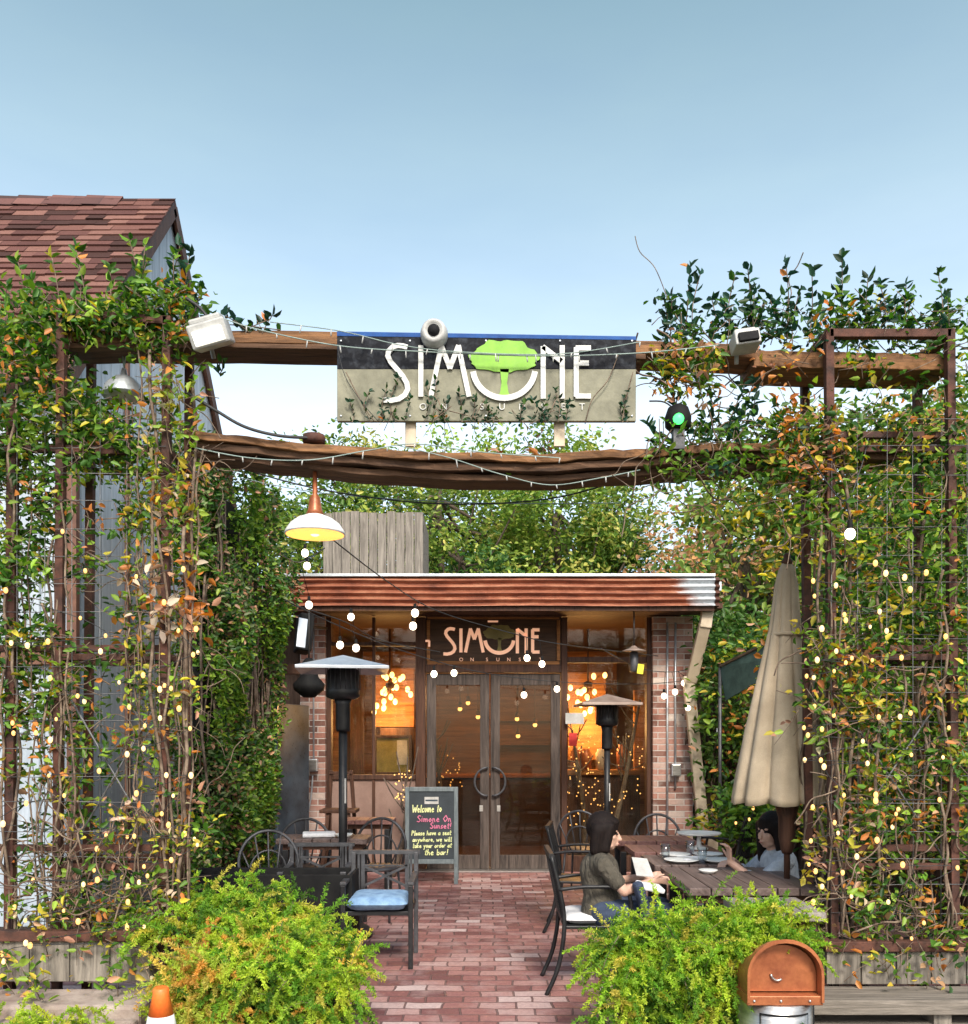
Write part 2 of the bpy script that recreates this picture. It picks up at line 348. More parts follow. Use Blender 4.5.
    def build(s, name, mat, parent=None, bevel=0, jitter=0, label=None):
        o3 = ORG.get(parent.name, Vector((0,0,0))) if parent else Vector((0,0,0))
        me = bpy.data.meshes.new(name)
        vs = [(x-o3.x, y-o3.y, z-o3.z) for x,y,z in s.v]
        me.from_pydata(vs, [], s.f)
        ms = mat if isinstance(mat, (list, tuple)) else [mat]
        for m in ms: me.materials.append(M[m] if isinstance(m, str) else m)
        me.polygons.foreach_set('material_index', s.m); me.polygons.foreach_set('use_smooth', s.smooth)
        me.update()
        o = bpy.data.objects.new(name, me); COL.objects.link(o)
        if parent: o.parent = parent; ORG[o.name] = o3
        else: ORG[o.name] = Vector((0,0,0))
        if bevel:
            b = o.modifiers.new('bevel', 'BEVEL'); b.width = bevel; b.segments = 2; b.limit_method = 'ANGLE'; b.angle_limit = R(50)
        if label: o['label'] = label
        return o
def thing(name, label, cat, loc=(0,0,0), group=None):
    o = bpy.data.objects.new(name, None); COL.objects.link(o); o.location = loc; o.empty_display_size = .1
    o['label'] = label; o['category'] = cat; o['kind'] = 'thing'
    if group: o['group'] = group
    ORG[o.name] = Vector(loc); return o
def tag(o, label, cat, group=None, kind='thing'):
    o['label'] = label; o['category'] = cat; o['kind'] = kind
    if group: o['group'] = group
    return o
def struct(o, label=None, cat=None):
    o['kind'] = 'structure'
    if label: o['label'] = label; o['category'] = cat
    return o
def dup(root, loc, rotz=0, label=None, group=None):
    def rec(o, par):
        c = o.copy(); COL.objects.link(c)
        if par is not None: c.parent = par
        for ch in list(o.children): rec(ch, c)
        return c
    r = rec(root, None); r.location = loc; r.rotation_euler = (0,0,rotz)
    if label: r['label'] = label
    if group: r['group'] = group
    return r
def npmesh(name, V, faces_flat, per, mat, parent=None, col=None, smooth=False):
    """fast mesh: V (n,3); faces_flat flat index array, per = verts per face"""
    o3 = ORG.get(parent.name, Vector((0,0,0))) if parent else Vector((0,0,0))
    V = V - np.array(o3)[None]
    me = bpy.data.meshes.new(name); nf = len(faces_flat)//per
    me.vertices.add(len(V)); me.vertices.foreach_set('co', V.astype(np.float32).ravel())
    me.loops.add(len(faces_flat)); me.loops.foreach_set('vertex_index', faces_flat.astype(np.int32))
    me.polygons.add(nf); me.polygons.foreach_set('loop_start', np.arange(nf, dtype=np.int32)*per)
    me.polygons.foreach_set('loop_total', np.full(nf, per, np.int32))
    me.update(calc_edges=True)
    if col is not None:
        a = me.color_attributes.new('col', 'FLOAT_COLOR', 'POINT')
        a.data.foreach_set('color', np.concatenate([col, np.ones((len(col),1))], 1).astype(np.float32).ravel())
    me.materials.append(M[mat] if isinstance(mat, str) else mat)
    o = bpy.data.objects.new(name, me); COL.objects.link(o)
    if parent: o.parent = parent
    ORG[o.name] = o3; return o
def unit(a): return a/np.maximum(np.linalg.norm(a, axis=1, keepdims=True), 1e-9)
def leaves(pos, size, col, dirs=None, up=.6, wr=.5, fold=.25, out=None):
    """ovate leaves with a folded midrib; returns V, F(quads), C"""
    n = len(pos)
    if dirs is None: dirs = RNG.normal(size=(n,3)); dirs[:,2] *= .6
    d = unit(dirs + RNG.normal(size=(n,3))*.35)
    nr = RNG.normal(size=(n,3))*.7; nr[:,2] += up; nr[:,1] -= .35
    if out is not None: nr += out
    side = unit(np.cross(d, nr)); nr = unit(np.cross(side, d))
    L = size[:,None]; W = L*wr
    b = pos; t_ = pos + d*L - nr*L*.12
    l1 = pos + d*L*.28 + side*W*.46 + nr*W*fold; l2 = pos + d*L*.68 + side*W*.36 + nr*W*fold*.6
    r1 = pos + d*L*.28 - side*W*.46 + nr*W*fold; r2 = pos + d*L*.68 - side*W*.36 + nr*W*fold*.6
    V = np.stack([b, l1, l2, t_, r2, r1], 1).reshape(-1,3)
    k = np.arange(n)[:,None]*6
    Fc = np.concatenate([k+np.array([[0,3,2,1]]), k+np.array([[0,5,4,3]])], 1).ravel()
    C = np.repeat(col, 6, axis=0)
    return V, Fc, C
def pick(pal, n, jit=.25):
    w = np.array([p[0] for p in pal], float); w /= w.sum(); cs = np.array([p[1] for p in pal])
    c = cs[RNG.choice(len(pal), n, p=w)]
    return c*(1+RNG.uniform(-jit, jit, (n,1)))*(1+RNG.uniform(-.08,.08,(n,3)))
def spline(pts, n=6):
    pts = [Vector(p) for p in pts]; out = []
    for i in range(len(pts)-1):
        p0 = pts[max(i-1,0)]; p1 = pts[i]; p2 = pts[i+1]; p3 = pts[min(i+2,len(pts)-1)]
        for k in range(n):
            t = k/n; out.append(.5*((2*p1)+(p2-p0)*t+(2*p0-5*p1+4*p2-p3)*t*t+(3*p1-p0-3*p2+p3)*t**3))
    return out+[pts[-1]]
# ================================================================== ground
g = MB()
g.add([(-60,-20,-.01),(60,-20,-.01),(60,120,-.01),(-60,120,-.01)], [(0,1,2,3)]); tag(g.build('ground','asphalt'), 'dark ground around the patio', 'ground', kind='structure')
g = MB(); g.add([(-3.2,4.3,0),(3.6,4.3,0),(3.6,10.86,0),(-3.2,10.86,0)], [(0,1,2,3)]); struct(g.build('brick_path','paving'))
# ================================================================== neighbour house
hx = -3.32
house = thing('neighbour_house', 'pale blue sided house with a red brown shingle roof', 'house', (-7,9.5,0))
yf, yr, yb, zr, ze = 7.05, 9.5, 12.0, 7.3, 4.5
w = MB(); w.box(-13, hx, 7.3, 11.8, 0, 4.75); w.add([(hx-.002,7.3,4.6),(hx-.002,yr,zr-.12),(hx-.002,11.8,4.6),(hx-.15,7.3,4.6),(hx-.15,yr,zr-.12),(hx-.15,11.8,4.6)], [(0,2,1),(3,4,5),(0,1,4,3),(1,2,5,4)])
w.build('wall','siding',house)
rf = MB(); e = hx+.06
for (a, za, b_, zb) in ((yf, ze, yr, zr),(yb+.1, ze-.1, yr, zr)):
    vs = [(-13,a,za),(e,a,za),(e,b_,zb),(-13,b_,zb)]; vs += [(x,y,z-.09) for x,y,z in vs]
    rf.add(vs, [(0,1,2,3),(7,6,5,4),(0,4,5,1),(1,5,6,2),(2,6,7,3),(3,7,4,0)])
roof = rf.build('roof','shingle',house)
tb = MB(); tc_ = []; sl_ = Vector((0,yr-yf,zr-ze)).normalized(); nn_ = Vector((0,-sl_.z,sl_.y)); LL = math.hypot(yr-yf,zr-ze); rs_ = random.Random(4)
for i in range(int(LL/.135)+1):
    x = e+.01; f0 = i*.135
    while x > -5.9:
        wd = rs_.uniform(.1,.34); th_ = rs_.choice((.007,.014,.02)); lo_ = f0-rs_.choice((0,0,.012)); p0 = Vector((0,yf,ze))+sl_*lo_; p1 = Vector((0,yf,ze))+sl_*min(LL,f0+.15)
        q0 = p0+nn_*(th_+.006); q1 = p1+nn_*.005
        vs = [(xx,p.y,p.z) for p in (p0,q0,q1) for xx in (x-wd+.003,x)]
        tb.add([vs[0],vs[1],vs[3],vs[2],vs[4],vs[5]], [(0,1,2,3),(3,2,5,4),(0,3,4),(1,5,2)]); g__ = rs_.choice(((.05,.024,.02),(.09,.04,.034),(.12,.054,.045),(.15,.07,.056),(.19,.095,.075))); tc_ += [g__]*6; x -= wd
tbo = tb.build('shingle_courses','tab',roof); ca_ = tbo.data.color_attributes.new('col','FLOAT_COLOR','POINT')
ca_.data.foreach_set('color', np.concatenate([np.array(tc_), np.ones((len(tc_),1))],1).astype(np.float32).ravel())
rc = MB()
for k in range(26): x = e-.55-k*.36; rc.add([(x,yr-.17,zr-.16),(x-.38,yr-.17,zr-.15),(x-.38,yr,zr+.045),(x,yr,zr+.03),(x,yr+.17,zr-.16),(x-.38,yr+.17,zr-.15)],[(0,3,2,1),(3,4,5,2)])
rc.build('ridge_cap','shingle',roof)
t_ = MB()
t_.bar((hx+.05,yf,ze-.1),(hx+.05,yr,zr-.1),.03,.14); t_.bar((hx+.05,yb,ze-.1),(hx+.05,yr,zr-.1),.03,.14)
t_.build('rake_trim', 'frame_wood', house)
t_ = MB(); t_.box(hx-.05,hx+.03,7.26,7.33,0,4.5); t_.box(hx+.005,hx+.035,8.3,8.36,0,5.4); t_.build('corner_trim','trim',house,.005)
t_ = MB(); t_.box(-13,hx+.02,7.22,7.298,2.2,2.34); t_.build('belt_board','trim',house)
# ================================================================== restaurant building
FY = 10.84
def bx(px, Y=FY): return (px-CX)*Y/F
def bz(py, Y=FY): return EYE+(HY-py)*Y/F
bld = thing('restaurant_building', 'brick and timber restaurant with rusty corrugated fascia and tall glass doors', 'restaurant', (.1,FY,0))
c = MB(); c.box(bx(300),bx(325),FY,FY+.4,0,3.08); c.build('brick_pier','brick',bld,.006)
c = MB(); c.box(bx(653),bx(693),FY,FY+.4,0,3.08); c.build('brick_pier','brick',bld,.006)
c = MB(); c.box(-3.6,bx(300)-.003,FY+.1,FY+.3,0,3.08); c.build('side_wall','darkfence',bld)
# shell of the room
x0, x1, yB = bx(312), bx(673), FY+4.6
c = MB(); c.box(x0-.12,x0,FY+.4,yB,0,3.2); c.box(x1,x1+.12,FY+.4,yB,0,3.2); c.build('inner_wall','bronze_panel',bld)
c = MB(); c.box(x0,x1,yB,yB+.1,0,3.2); c.build('back_wall','amber_panel',bld)
c = MB(); c.box(x0,x1,FY+.01,yB,-.004,.012); c.build('interior_floor','frame_wood',bld)
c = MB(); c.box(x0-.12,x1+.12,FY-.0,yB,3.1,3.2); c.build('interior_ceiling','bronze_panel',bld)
c = MB(); c.box(-2.5,2.72,10.25,FY-.002,3.09,3.15); c.build('soffit','frame_wood',bld)
c = MB(); c.box(-2.6,2.72,10.3,yB+.2,3.3,3.4); c.build('flat_roof','galv',bld)
# corrugated fascia
c = MB(); c.sm = False
zs0, zs1, Yf = bz(606,10.15), bz(577,10.15), 10.15
xa, xb = (284-CX)*Yf/F, (715-CX)*Yf/F; nz = 60; vs = []; prof = []
for i in range(nz+1):
    t = i/nz; z = zs0+(zs1-zs0)*t; y = Yf - .022*math.cos(t*2*math.pi*4.5); prof.append((y,z))
xs = [xa+(xb-xa)*k/14 for k in range(15)]
for x in xs:
    for y, z in prof: vs.append((x, y+random.uniform(-.001,.001), z+.004*math.sin(x*3)))
n = nz+1; fs = [(k*n+i,(k+1)*n+i,(k+1)*n+i+1,k*n+i+1) for k in range(14) for i in range(nz)]
c.add(vs, fs, True); c.box(xa,xb,Yf+.03,Yf+.06,zs0,zs1); fascia = c.build('corrugated_fascia','rustsheet',bld)
c = MB(); c.box(xa,xb,Yf-.03,Yf+.3,zs1+.002,zs1+.035); c.build('top_flashing','galv',bld,.004)
c = MB(); vs = []
for x in (xb+.002, xb+.05):
    for y, z in prof: vs.append((x, y-.006, z))
c.add(vs, [(i,n+i,n+i+1,i+1) for i in range(nz)], True); c.box(xb+.003,xb+.05,Yf+.02,Yf+.8,zs0,zs1); c.build('end_cap','rust',bld)
c = MB(); c.box(xa,xb,Yf+.02,Yf+.08,zs0-.05,zs0-.004); c.build('lower_batten','frame_wood',bld)
# timber frame of the front
fr = MB()
for px0, px1 in ((325,330),(415,425),(562,568),(648,653)): fr.box(bx(px0),bx(px1),FY+.08,FY+.22,0,3.08)
fr.box(bx(330),bx(415),FY+.09,FY+.2,bz(780),bz(775)); fr.box(bx(371),bx(374),FY+.1,FY+.17,0,3.08)
fr.box(bx(330),bx(415),FY+.1,FY+.18,bz(645),bz(641)); fr.box(bx(568),bx(648),FY+.1,FY+.18,bz(662),bz(656)); fr.box(bx(568),bx(648),FY+.1,FY+.18,.0,.18)
fr.box(bx(425),bx(562),FY+.06,FY+.24,bz(672),bz(664)); fr.box(bx(425),bx(562),FY+.06,FY+.24,bz(614),3.08)
fr.build('front_frame','frame_wood',bld,.006)
c = MB(); c.box(bx(330),bx(415),FY+.12,FY+.24,.0,bz(780)-.002); c.build('low_wall','plaster',bld)
c = MB()
for a in (374,): c.bar((bx(372),FY+.085,bz(836)),(bx(414),FY+.085,bz(782)),.001)
for nm, a in (('left', (330,371,780,612)), ('mid', (374,415,780,612)), ('right', (568,648,850,612))):
    q = MB(); q.box(bx(a[0]),bx(a[1]),FY+.13,FY+.14,bz(a[2]) if a[2]<800 else .18,bz(a[3])); wdw = q.build('window','glass',bld)
# transom signboard
c = MB(); c.box(bx(425)+.002,bx(562)-.002,FY+.1,FY+.16,bz(664)+.002,bz(614)-.002); c.build('transom_panel','bronze_panel',bld)
c = MB(); w_=.02
for z in (bz(664)+.02, bz(614)-.03): c.box(bx(427),bx(560),FY+.07,FY+.098,z-w_,z+w_)
for x in (bx(428), bx(559)): c.box(x-w_,x+w_,FY+.07,FY+.097,bz(660),bz(619))
c.build('transom_trim','amber_panel',bld,.004)
# ---- art deco lettering shared by both signs (sheet units: 0..210 wide, 0..57 tall, y down)
def arc(cx, cy, rx, ry, a0, a1, n=14): return [(cx+rx*math.cos(R(a0+(a1-a0)*i/n)), cy-ry*math.sin(R(a0+(a1-a0)*i/n))) for i in range(n+1)]
LET = {
 'S': [[(24,3)]+[(20,2),(15,1.5),(10,3),(6,7),(5,12),(8,18),(14,25),(20,32),(24,39),(25,45),(22,51),(16,55),(8,56.5),(1,56)]],
 'I': [[(38,2),(38,52)]],
 'M': [[(48,52),(58.5,2),(67,24),(75.5,2),(86,52)]],
 'N': [[(160,54),(160,3)],[(160,3),(178,17)],[(179,2),(179,54)]],
 'E': [[(207,4),(193,4),(193,52),(207,52)],[(193,19),(205,19)]],
}
BOWL = arc(121, 24, 31, 30, 188, 352, 22)
def lettering(name, parent, ox, oz, k, y, w, mat):
    for ch, strokes in LET.items():
        m = MB()
        for st in strokes: m.ribbon([(ox+a*k, oz-b*k) for a,b in st], w, y-.012, y)
        m.build(name, mat, parent)
    m = MB(); m.ribbon([(ox+a*k, oz-b*k) for a,b in BOWL], w*1.15, y-.012, y); m.build(name, mat, parent)
def crown_emblem(parent, ox, oz, k, y, mat, name='tree_emblem', th=.006):
    rnd = random.Random(5); m = MB(); cx, cy = 121, 13; ring = []
    for i in range(60):
        a = 2*math.pi*i/60; r = 1+.05*math.sin(a*7)+.035*math.sin(a*13+1)+rnd.uniform(-.015,.015)
        X = cx+34*r*math.cos(a); Y_ = cy-(20 if math.sin(a)>0 else 12)*r*math.sin(a)*1; ring.append((ox+X*k, oz-Y_*k))
    nn = len(ring); vs = [(x,y-th,z) for x,z in ring]+[(x,y,z) for x,z in ring]
    m.add(vs, [tuple(range(nn)), tuple(range(nn,2*nn))[::-1]]+[(i,nn+i,nn+(i+1)%nn,(i+1)%nn) for i in range(nn)])
    tr = [(117,22),(118.5,36),(117,46),(114,50),(129,50),(125.5,46),(124,36),(126,22)]
    pts = [(ox+a*k, oz-b*k) for a,b in tr]; nn = len(pts); vs = [(x,y-th,z) for x,z in pts]+[(x,y,z) for x,z in pts]
    m.add(vs, [tuple(range(nn)), tuple(range(nn,2*nn))[::-1]]+[(i,nn+i,nn+(i+1)%nn,(i+1)%nn) for i in range(nn)])
    return m.build(name, mat, parent)
def text(name, s, parent, loc, size, mat, ext=.002, shear=0, align='CENTER'):
    cu = bpy.data.curves.new(name,'FONT'); cu.body = s; cu.size = size; cu.extrude = ext; cu.align_x = align; cu.shear = shear
    tmp = bpy.data.objects.new('tmp', cu); me = bpy.data.meshes.new_from_object(tmp); bpy.data.objects.remove(tmp); me.materials.clear(); me.materials.append(M[mat]); o = bpy.data.objects.new(name, me); COL.objects.link(o)
    o.rotation_euler = (R(90),0,0); o.location = Vector(loc)-(ORG.get(parent.name) if parent else Vector()); o.parent = parent; ORG[o.name] = ORG.get(parent.name, Vector()); return o
k2 = 98/210*FY/F
ox2, oz2 = bx(443), bz(627)
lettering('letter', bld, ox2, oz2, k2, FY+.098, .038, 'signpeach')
crown_emblem(bld, ox2, oz2, k2, FY+.0995, 'signolive', th=.003)
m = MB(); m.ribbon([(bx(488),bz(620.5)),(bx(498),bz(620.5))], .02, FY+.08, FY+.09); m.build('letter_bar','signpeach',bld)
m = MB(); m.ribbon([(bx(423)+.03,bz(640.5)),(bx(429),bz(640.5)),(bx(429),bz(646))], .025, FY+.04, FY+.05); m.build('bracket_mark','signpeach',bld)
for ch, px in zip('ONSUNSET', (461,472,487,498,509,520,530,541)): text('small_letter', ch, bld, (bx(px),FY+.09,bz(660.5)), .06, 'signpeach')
# doors
for (pa, pb, hs) in ((426,489.5,1),(490.5,561,-1)):
    xa_, xb_ = bx(pa), bx(pb); top = bz(673); d = MB(); sw = .115
    d.box(xa_,xa_+sw,FY+.1,FY+.16,.02,top); d.box(xb_-sw,xb_,FY+.1,FY+.16,.02,top)
    d.box(xa_+sw,xb_-sw,FY+.102,FY+.158,.02,.19); d.box(xa_+sw,xb_-sw,FY+.102,FY+.158,top-.14,top)
    dr = d.build('door','door_wood',bld,.006)
    q = MB(); q.box(xa_+sw,xb_-sw,FY+.125,FY+.133,.19,top-.14); q.build('pane','doorglass',dr)
    xm = xb_ if hs > 0 else xa_; h = MB(); pts = []
    for i in range(13):
        a = R(90+180*i/12); pts.append((xm-hs*.03+hs*abs(math.cos(a))*-.15, FY+.06, bz(782)+.17*math.sin(a)))
    h.tube([(pts[0][0],FY+.1,pts[0][2])]+pts+[(pts[-1][0],FY+.1,pts[-1][2])], .014, 8); h.build('handle','iron',dr)
    q = MB(); q.box(xm-hs*.1-.02,xm-hs*.1+.02,FY+.09,FY+.1,bz(812),bz(806)); q.build('lock_plate','steel',dr)
th = MB(); th.box(bx(415),bx(562),FY-.06,FY+.3,.004,.02); th.build('threshold','steel',bld)
# vertical conduits on pier
for px, z0, z1 in ((667,.3,3.0),(675,1.0,3.0)):
    q = MB(); q.tube([(bx(px),FY-.02,z0),(bx(px),FY-.02,z1)], .013, 8); q.build('conduit','galv',bld)
q = MB(); q.tube([(bx(314),FY-.02,1.3),(bx(314),FY-.02,3.0)], .01, 8); q.tube(spline([(bx(313),FY-.02,bz(775)),(bx(311),FY-.03,bz(800)),(bx(303),FY-.03,bz(835))]), .01, 6); q.build('conduit','galv',bld)
for px, py in ((675,770),(314,765)):
    bb = MB(); bb.box(bx(px)-.055,bx(px)+.055,FY-.09,FY-.004,bz(py)-.075,bz(py)+.075); bx_ = bb.build('electrical_box','galv',bld,.008)
    bb = MB(); bb.box(bx(px)-.045,bx(px)+.045,FY-.1,FY-.092,bz(py)-.065,bz(py)+.065); bb.build('cover','steel',bx_,.004)
# downspout
ds = thing('downspout', 'cream downspout bending off the eave beside the right brick pier', 'downspout', (bx(705),FY,0))
q = MB(); Yd = 10.3
p_ = [P(708,606,Yd), P(705,628,Yd)]; q.bar(p_[0],p_[1],.13,.09,(0,1,0)); q.build('outlet','cream',ds,.01)
q = MB(); q.bar(P(705,624,Yd), P(691,682,10.6),.13,.09,(0,1,0)); q.build('elbow_pipe','tan',ds,.01)
q = MB(); q.bar(P(688,676,10.6), P(704,838,10.75),.13,.09,(0,1,0)); q.build('pipe','cream',ds,.01)
q = MB(); q.obox(P(704,838,10.75)+Vector((.06,-.05,-.05)),(.2,.14,.09),(0,.5,0)); q.build('outlet_foot','cream',ds,.01)
# roof-top board box
rb = thing('roof_screen', 'grey weathered plank enclosure standing on the flat roof', 'wooden screen', (-1.6,12.6,3.4))
Yr = 12.6
for k in range(11):
    a = 323+k*9.1; q = MB(); q.box((a-CX)*Yr/F+.004,(a+8.8-CX)*Yr/F,Yr,Yr+.03,3.4,bz(512+random.uniform(-1,1.5),Yr)); q.build('board','grey_wood_z',rb,.003)
q = MB(); q.box((323-CX)*Yr/F,(423-CX)*Yr/F,Yr+.032,Yr+.08,4.5,4.6); q.box((323-CX)*Yr/F,(323-CX)*Yr/F+.06,Yr+.032,Yr+1.3,3.4,4.75); q.box((423-CX)*Yr/F-.04,(423-CX)*Yr/F,Yr+.032,Yr+1.3,3.4,4.75); q.build('batten','grey_wood_x',rb)
# ================================================================== interior furnishing
def chandelier(px, py, lab, n=20, Y=12.3):
    c0 = P(px, py, Y); t = thing('chandelier', lab, 'chandelier', c0, 'glowing chandeliers behind the glass')
    m = MB(); m.tube([c0+Vector((0,0,.0)), (c0.x,c0.y,3.1)], .012, 6); m.lathe(c0+Vector((0,0,.1)), [(.02,-.05),(.06,-.03),(.06,.03),(.02,.05)], 12)
    rnd = random.Random(int(px)); pts = []
    for i in range(n):
        a = rnd.uniform(0,6.28); r = rnd.uniform(.05,.3); p = c0+Vector((r*math.cos(a), r*math.sin(a), rnd.uniform(-.28,.28)-.1*r)); pts.append(p)
        m.tube([c0+Vector((0,0,.1)), p+Vector((0,0,.05))], .004, 5)
    m.build('frame','frame_wood',t)
    for p in pts:
        b = MB(); b.ball(p, .032, 10, 8, (1,1,1.35)); b.build('bulb','chand',t)
    L = bpy.data.lights.new('lamp','POINT'); L.energy = 60; L.color = (1,.55,.2); L.shadow_soft_size = .3
    o = bpy.data.objects.new('lamp', L); COL.objects.link(o); o.location = c0-ORG[t.name]+Vector((0,-.1,-.45)); o.parent = t
chandelier(390,693,'glowing cluster chandelier behind the window near the tall black heater')
chandelier(588,692,'glowing cluster chandelier behind the window beside the right brick pier', 18)
ic = MB()  # partition panels inside
def ipart(name, mat, px0, px1, py0, py1, Y, lab, cat, d=.06, sub=None):
    a = P(px0,py1,Y); b_ = P(px1,py0,Y); q = MB(); q.box(a.x,b_.x,Y,Y+d,max(.01,a.z),b_.z); o = q.build(name, mat, None, .006); return tag(o, lab, cat)
ipart('amber_partition','amber_panel',374,414,668,727,12.62,'amber timber wall panel glowing behind the chandelier by the heater','partition')
ipart('amber_partition','amber_panel',568,606,672,760,12.62,'amber timber wall panel glowing behind the chandelier by the right pier','partition')
ipart('amber_partition','amber_panel',634,648,690,850,12.2,'narrow amber timber panel at the edge of the right pier window','partition')
ipart('amber_partition','amber_panel',331,345,690,800,12.2,'narrow amber timber panel behind the pole of the tall heater','partition')
ipart('wood_partition','frame_wood',350,364,660,850,12.9,'dark timber partition seen inside the window by the heater','partition')
ipart('folding_screen','frame_wood',380,414,728,850,12.2,'dark screen standing under the chandelier near the heater','screen')
fr_ = thing('framed_mirror','framed greenish mirror hanging below the chandelier in the window by the chalkboard','mirror',P(392,752,12.15))
a = P(377,772,12.15); b_ = P(409,738,12.15)
q = MB(); q.box(a.x,b_.x,12.13,12.15,a.z,b_.z); q.build('glass_plate','signolive',fr_)
q = MB()
for x0_,x1_,z0_,z1_ in ((a.x-.04,a.x,a.z-.04,b_.z+.04),(b_.x,b_.x+.04,a.z-.04,b_.z+.04),(a.x,b_.x,b_.z,b_.z+.04),(a.x,b_.x,a.z-.04,a.z)): q.box(x0_,x1_,12.11,12.16,z0_,z1_)
q.build('frame','frame_wood',fr_,.004); q = MB(); q.box(b_.x-.16,b_.x-.02,12.122,12.129,a.z+.1,b_.z-.03); q.build('card','paper',fr_)
sh = thing('shelf_unit','timber shelf holding orange jars inside the window by the brick pier','shelf',P(590,786,12.2))
q = MB(); a = P(568,775,12.0); b_ = P(640,770,12.0); q.box(a.x,b_.x,11.95,12.25,a.z,b_.z); q.build('board','amber_panel',sh,.004)
q = MB(); q.box(a.x,b_.x,12.0,12.2,.02,a.z-.002); q.build('cabinet','frame_wood',sh,.004)
labs = ['tall orange jar at the end of the shelf nearest the doors','second orange jar on the shelf, touching the tall one','pale amber jar in the middle of the shelf','slim orange jar nearest the brick pier']
for lab, px, hh, mt in zip(labs,(576,586,601,622),(.3,.28,.28,.34),('copper','copper','cream','copper')):
    p = P(px,770,12.05); p.z = b_.z; q = MB(); q.lathe(p, [(.03,.001),(.07,.01),(.075,hh*.8),(.05,hh*.9),(.055,hh)], 16); tag(q.build('jar',mt),lab,'jar','jars on the inside shelf')
n_ = ipart('window_notice','paper',565.5,584,713,724,FY+.0,'white notice fixed to the window right of the doors','notice',.004); 
tag(ipart('red_sticker','red',569,577,733,746,FY+.0,'small red sign on the window under the white notice','sign',.004),'small red sign on the window under the white notice','sign')
def pendant_in(px, py, lab):
    p = P(px,py,12.6); t = thing('pendant_bulb', lab, 'pendant light', p, 'small pendants seen through the door glass')
    q = MB(); q.tube([p,(p.x,p.y,3.1)], .006, 5); q.lathe(p, [(.03,.02),(.035,.06),(.015,.1)], 10); q.build('cord','frame_wood',t)
    q = MB(); q.ball(p, .03); q.build('bulb','chand',t)
for px, py, s in ((460,709,'beside the left door edge'),(468,703,'highest behind the left door'),(478,717,'next to the left door handle stile'),(517,719,'first behind the right door glass'),(535,725,'nearest the right door hinge'),(518,736,'lowest behind the right door')): pendant_in(px,py,'tiny glowing pendant '+s)
for i_, px in enumerate((464,520)):
    L = bpy.data.lights.new('lamp','POINT'); L.energy = 22; L.color = (1,.55,.22); L.shadow_soft_size = .15; o = bpy.data.objects.new('lamp', L); COL.objects.link(o); o.location = P(px,700,13.4)
# bar counter inside behind doors
bc = thing('bar_counter','dark bar counter seen through the door glass','counter',(.1,13.6,0))
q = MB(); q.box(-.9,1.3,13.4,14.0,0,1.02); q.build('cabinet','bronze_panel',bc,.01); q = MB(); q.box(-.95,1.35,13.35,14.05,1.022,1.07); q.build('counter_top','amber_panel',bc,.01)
q = MB(); q.box(.1,1.4,15.1,15.4,1.5,1.54); q.box(.1,1.4,15.1,15.4,1.9,1.94); tag(q.build('wall_shelf','amber_panel'),'two glowing amber shelves on the far inside wall','shelf')
# wrapped indoor trees with fairy lights
def lit_tree(px0, py0, px1, py1, Y, lab, n, spread, cz, rr=(.5,.5)):
    base = P(px0,py0,Y); base.z = .01; top = P(px1,py1,Y); t = thing('lit_bare_tree', lab, 'bare tree', base, 'bare trees wrapped in fairy lights')
    q = MB(); pts = spline([base, base.lerp(top,.4)+Vector((.05,0,0)), top],5); q.tube(pts, [.045-.03*i/(len(pts)-1) for i in range(len(pts))], 8)
    rnd = random.Random(int(px1)); ends = []
    for k in range(12):
        s = base.lerp(top, rnd.uniform(.5,1)); e_ = s+Vector((rnd.uniform(-spread,spread),rnd.uniform(-.2,.2),rnd.uniform(.1,.6))); q.tube(spline([s,s.lerp(e_,.5)+Vector((0,0,-.04)),e_],3), .008, 5); ends.append((s,e_))
    q.build('trunk','bark',t)
    for k in range(n):
        s, e_ = rnd.choice(ends); p = P(rnd.uniform(*rr), rnd.uniform(*cz), Y+rnd.uniform(-.15,.15)); b = MB(); b.ball(p, .0095, 6, 4); b.build('bulb','fairy',t)
lit_tree(392,840,408,790,10.45,'slim bare tree with fairy lights against the low wall beside the chalkboard',28,.25,(768,800),(392,413))
lit_tree(602,860,640,700,11.4,'leaning bare tree with fairy lights inside the window by the brick pier',70,.5,(735,815),(566,647))
lit_tree(585,850,572,730,11.8,'bare tree with fairy lights inside, nearest the right door',40,.35,(740,830),(566,600))
lit_tree(440,860,436,740,11.5,'small bare tree with fairy lights behind the left door glass',30,.25,(755,792),(432,462))
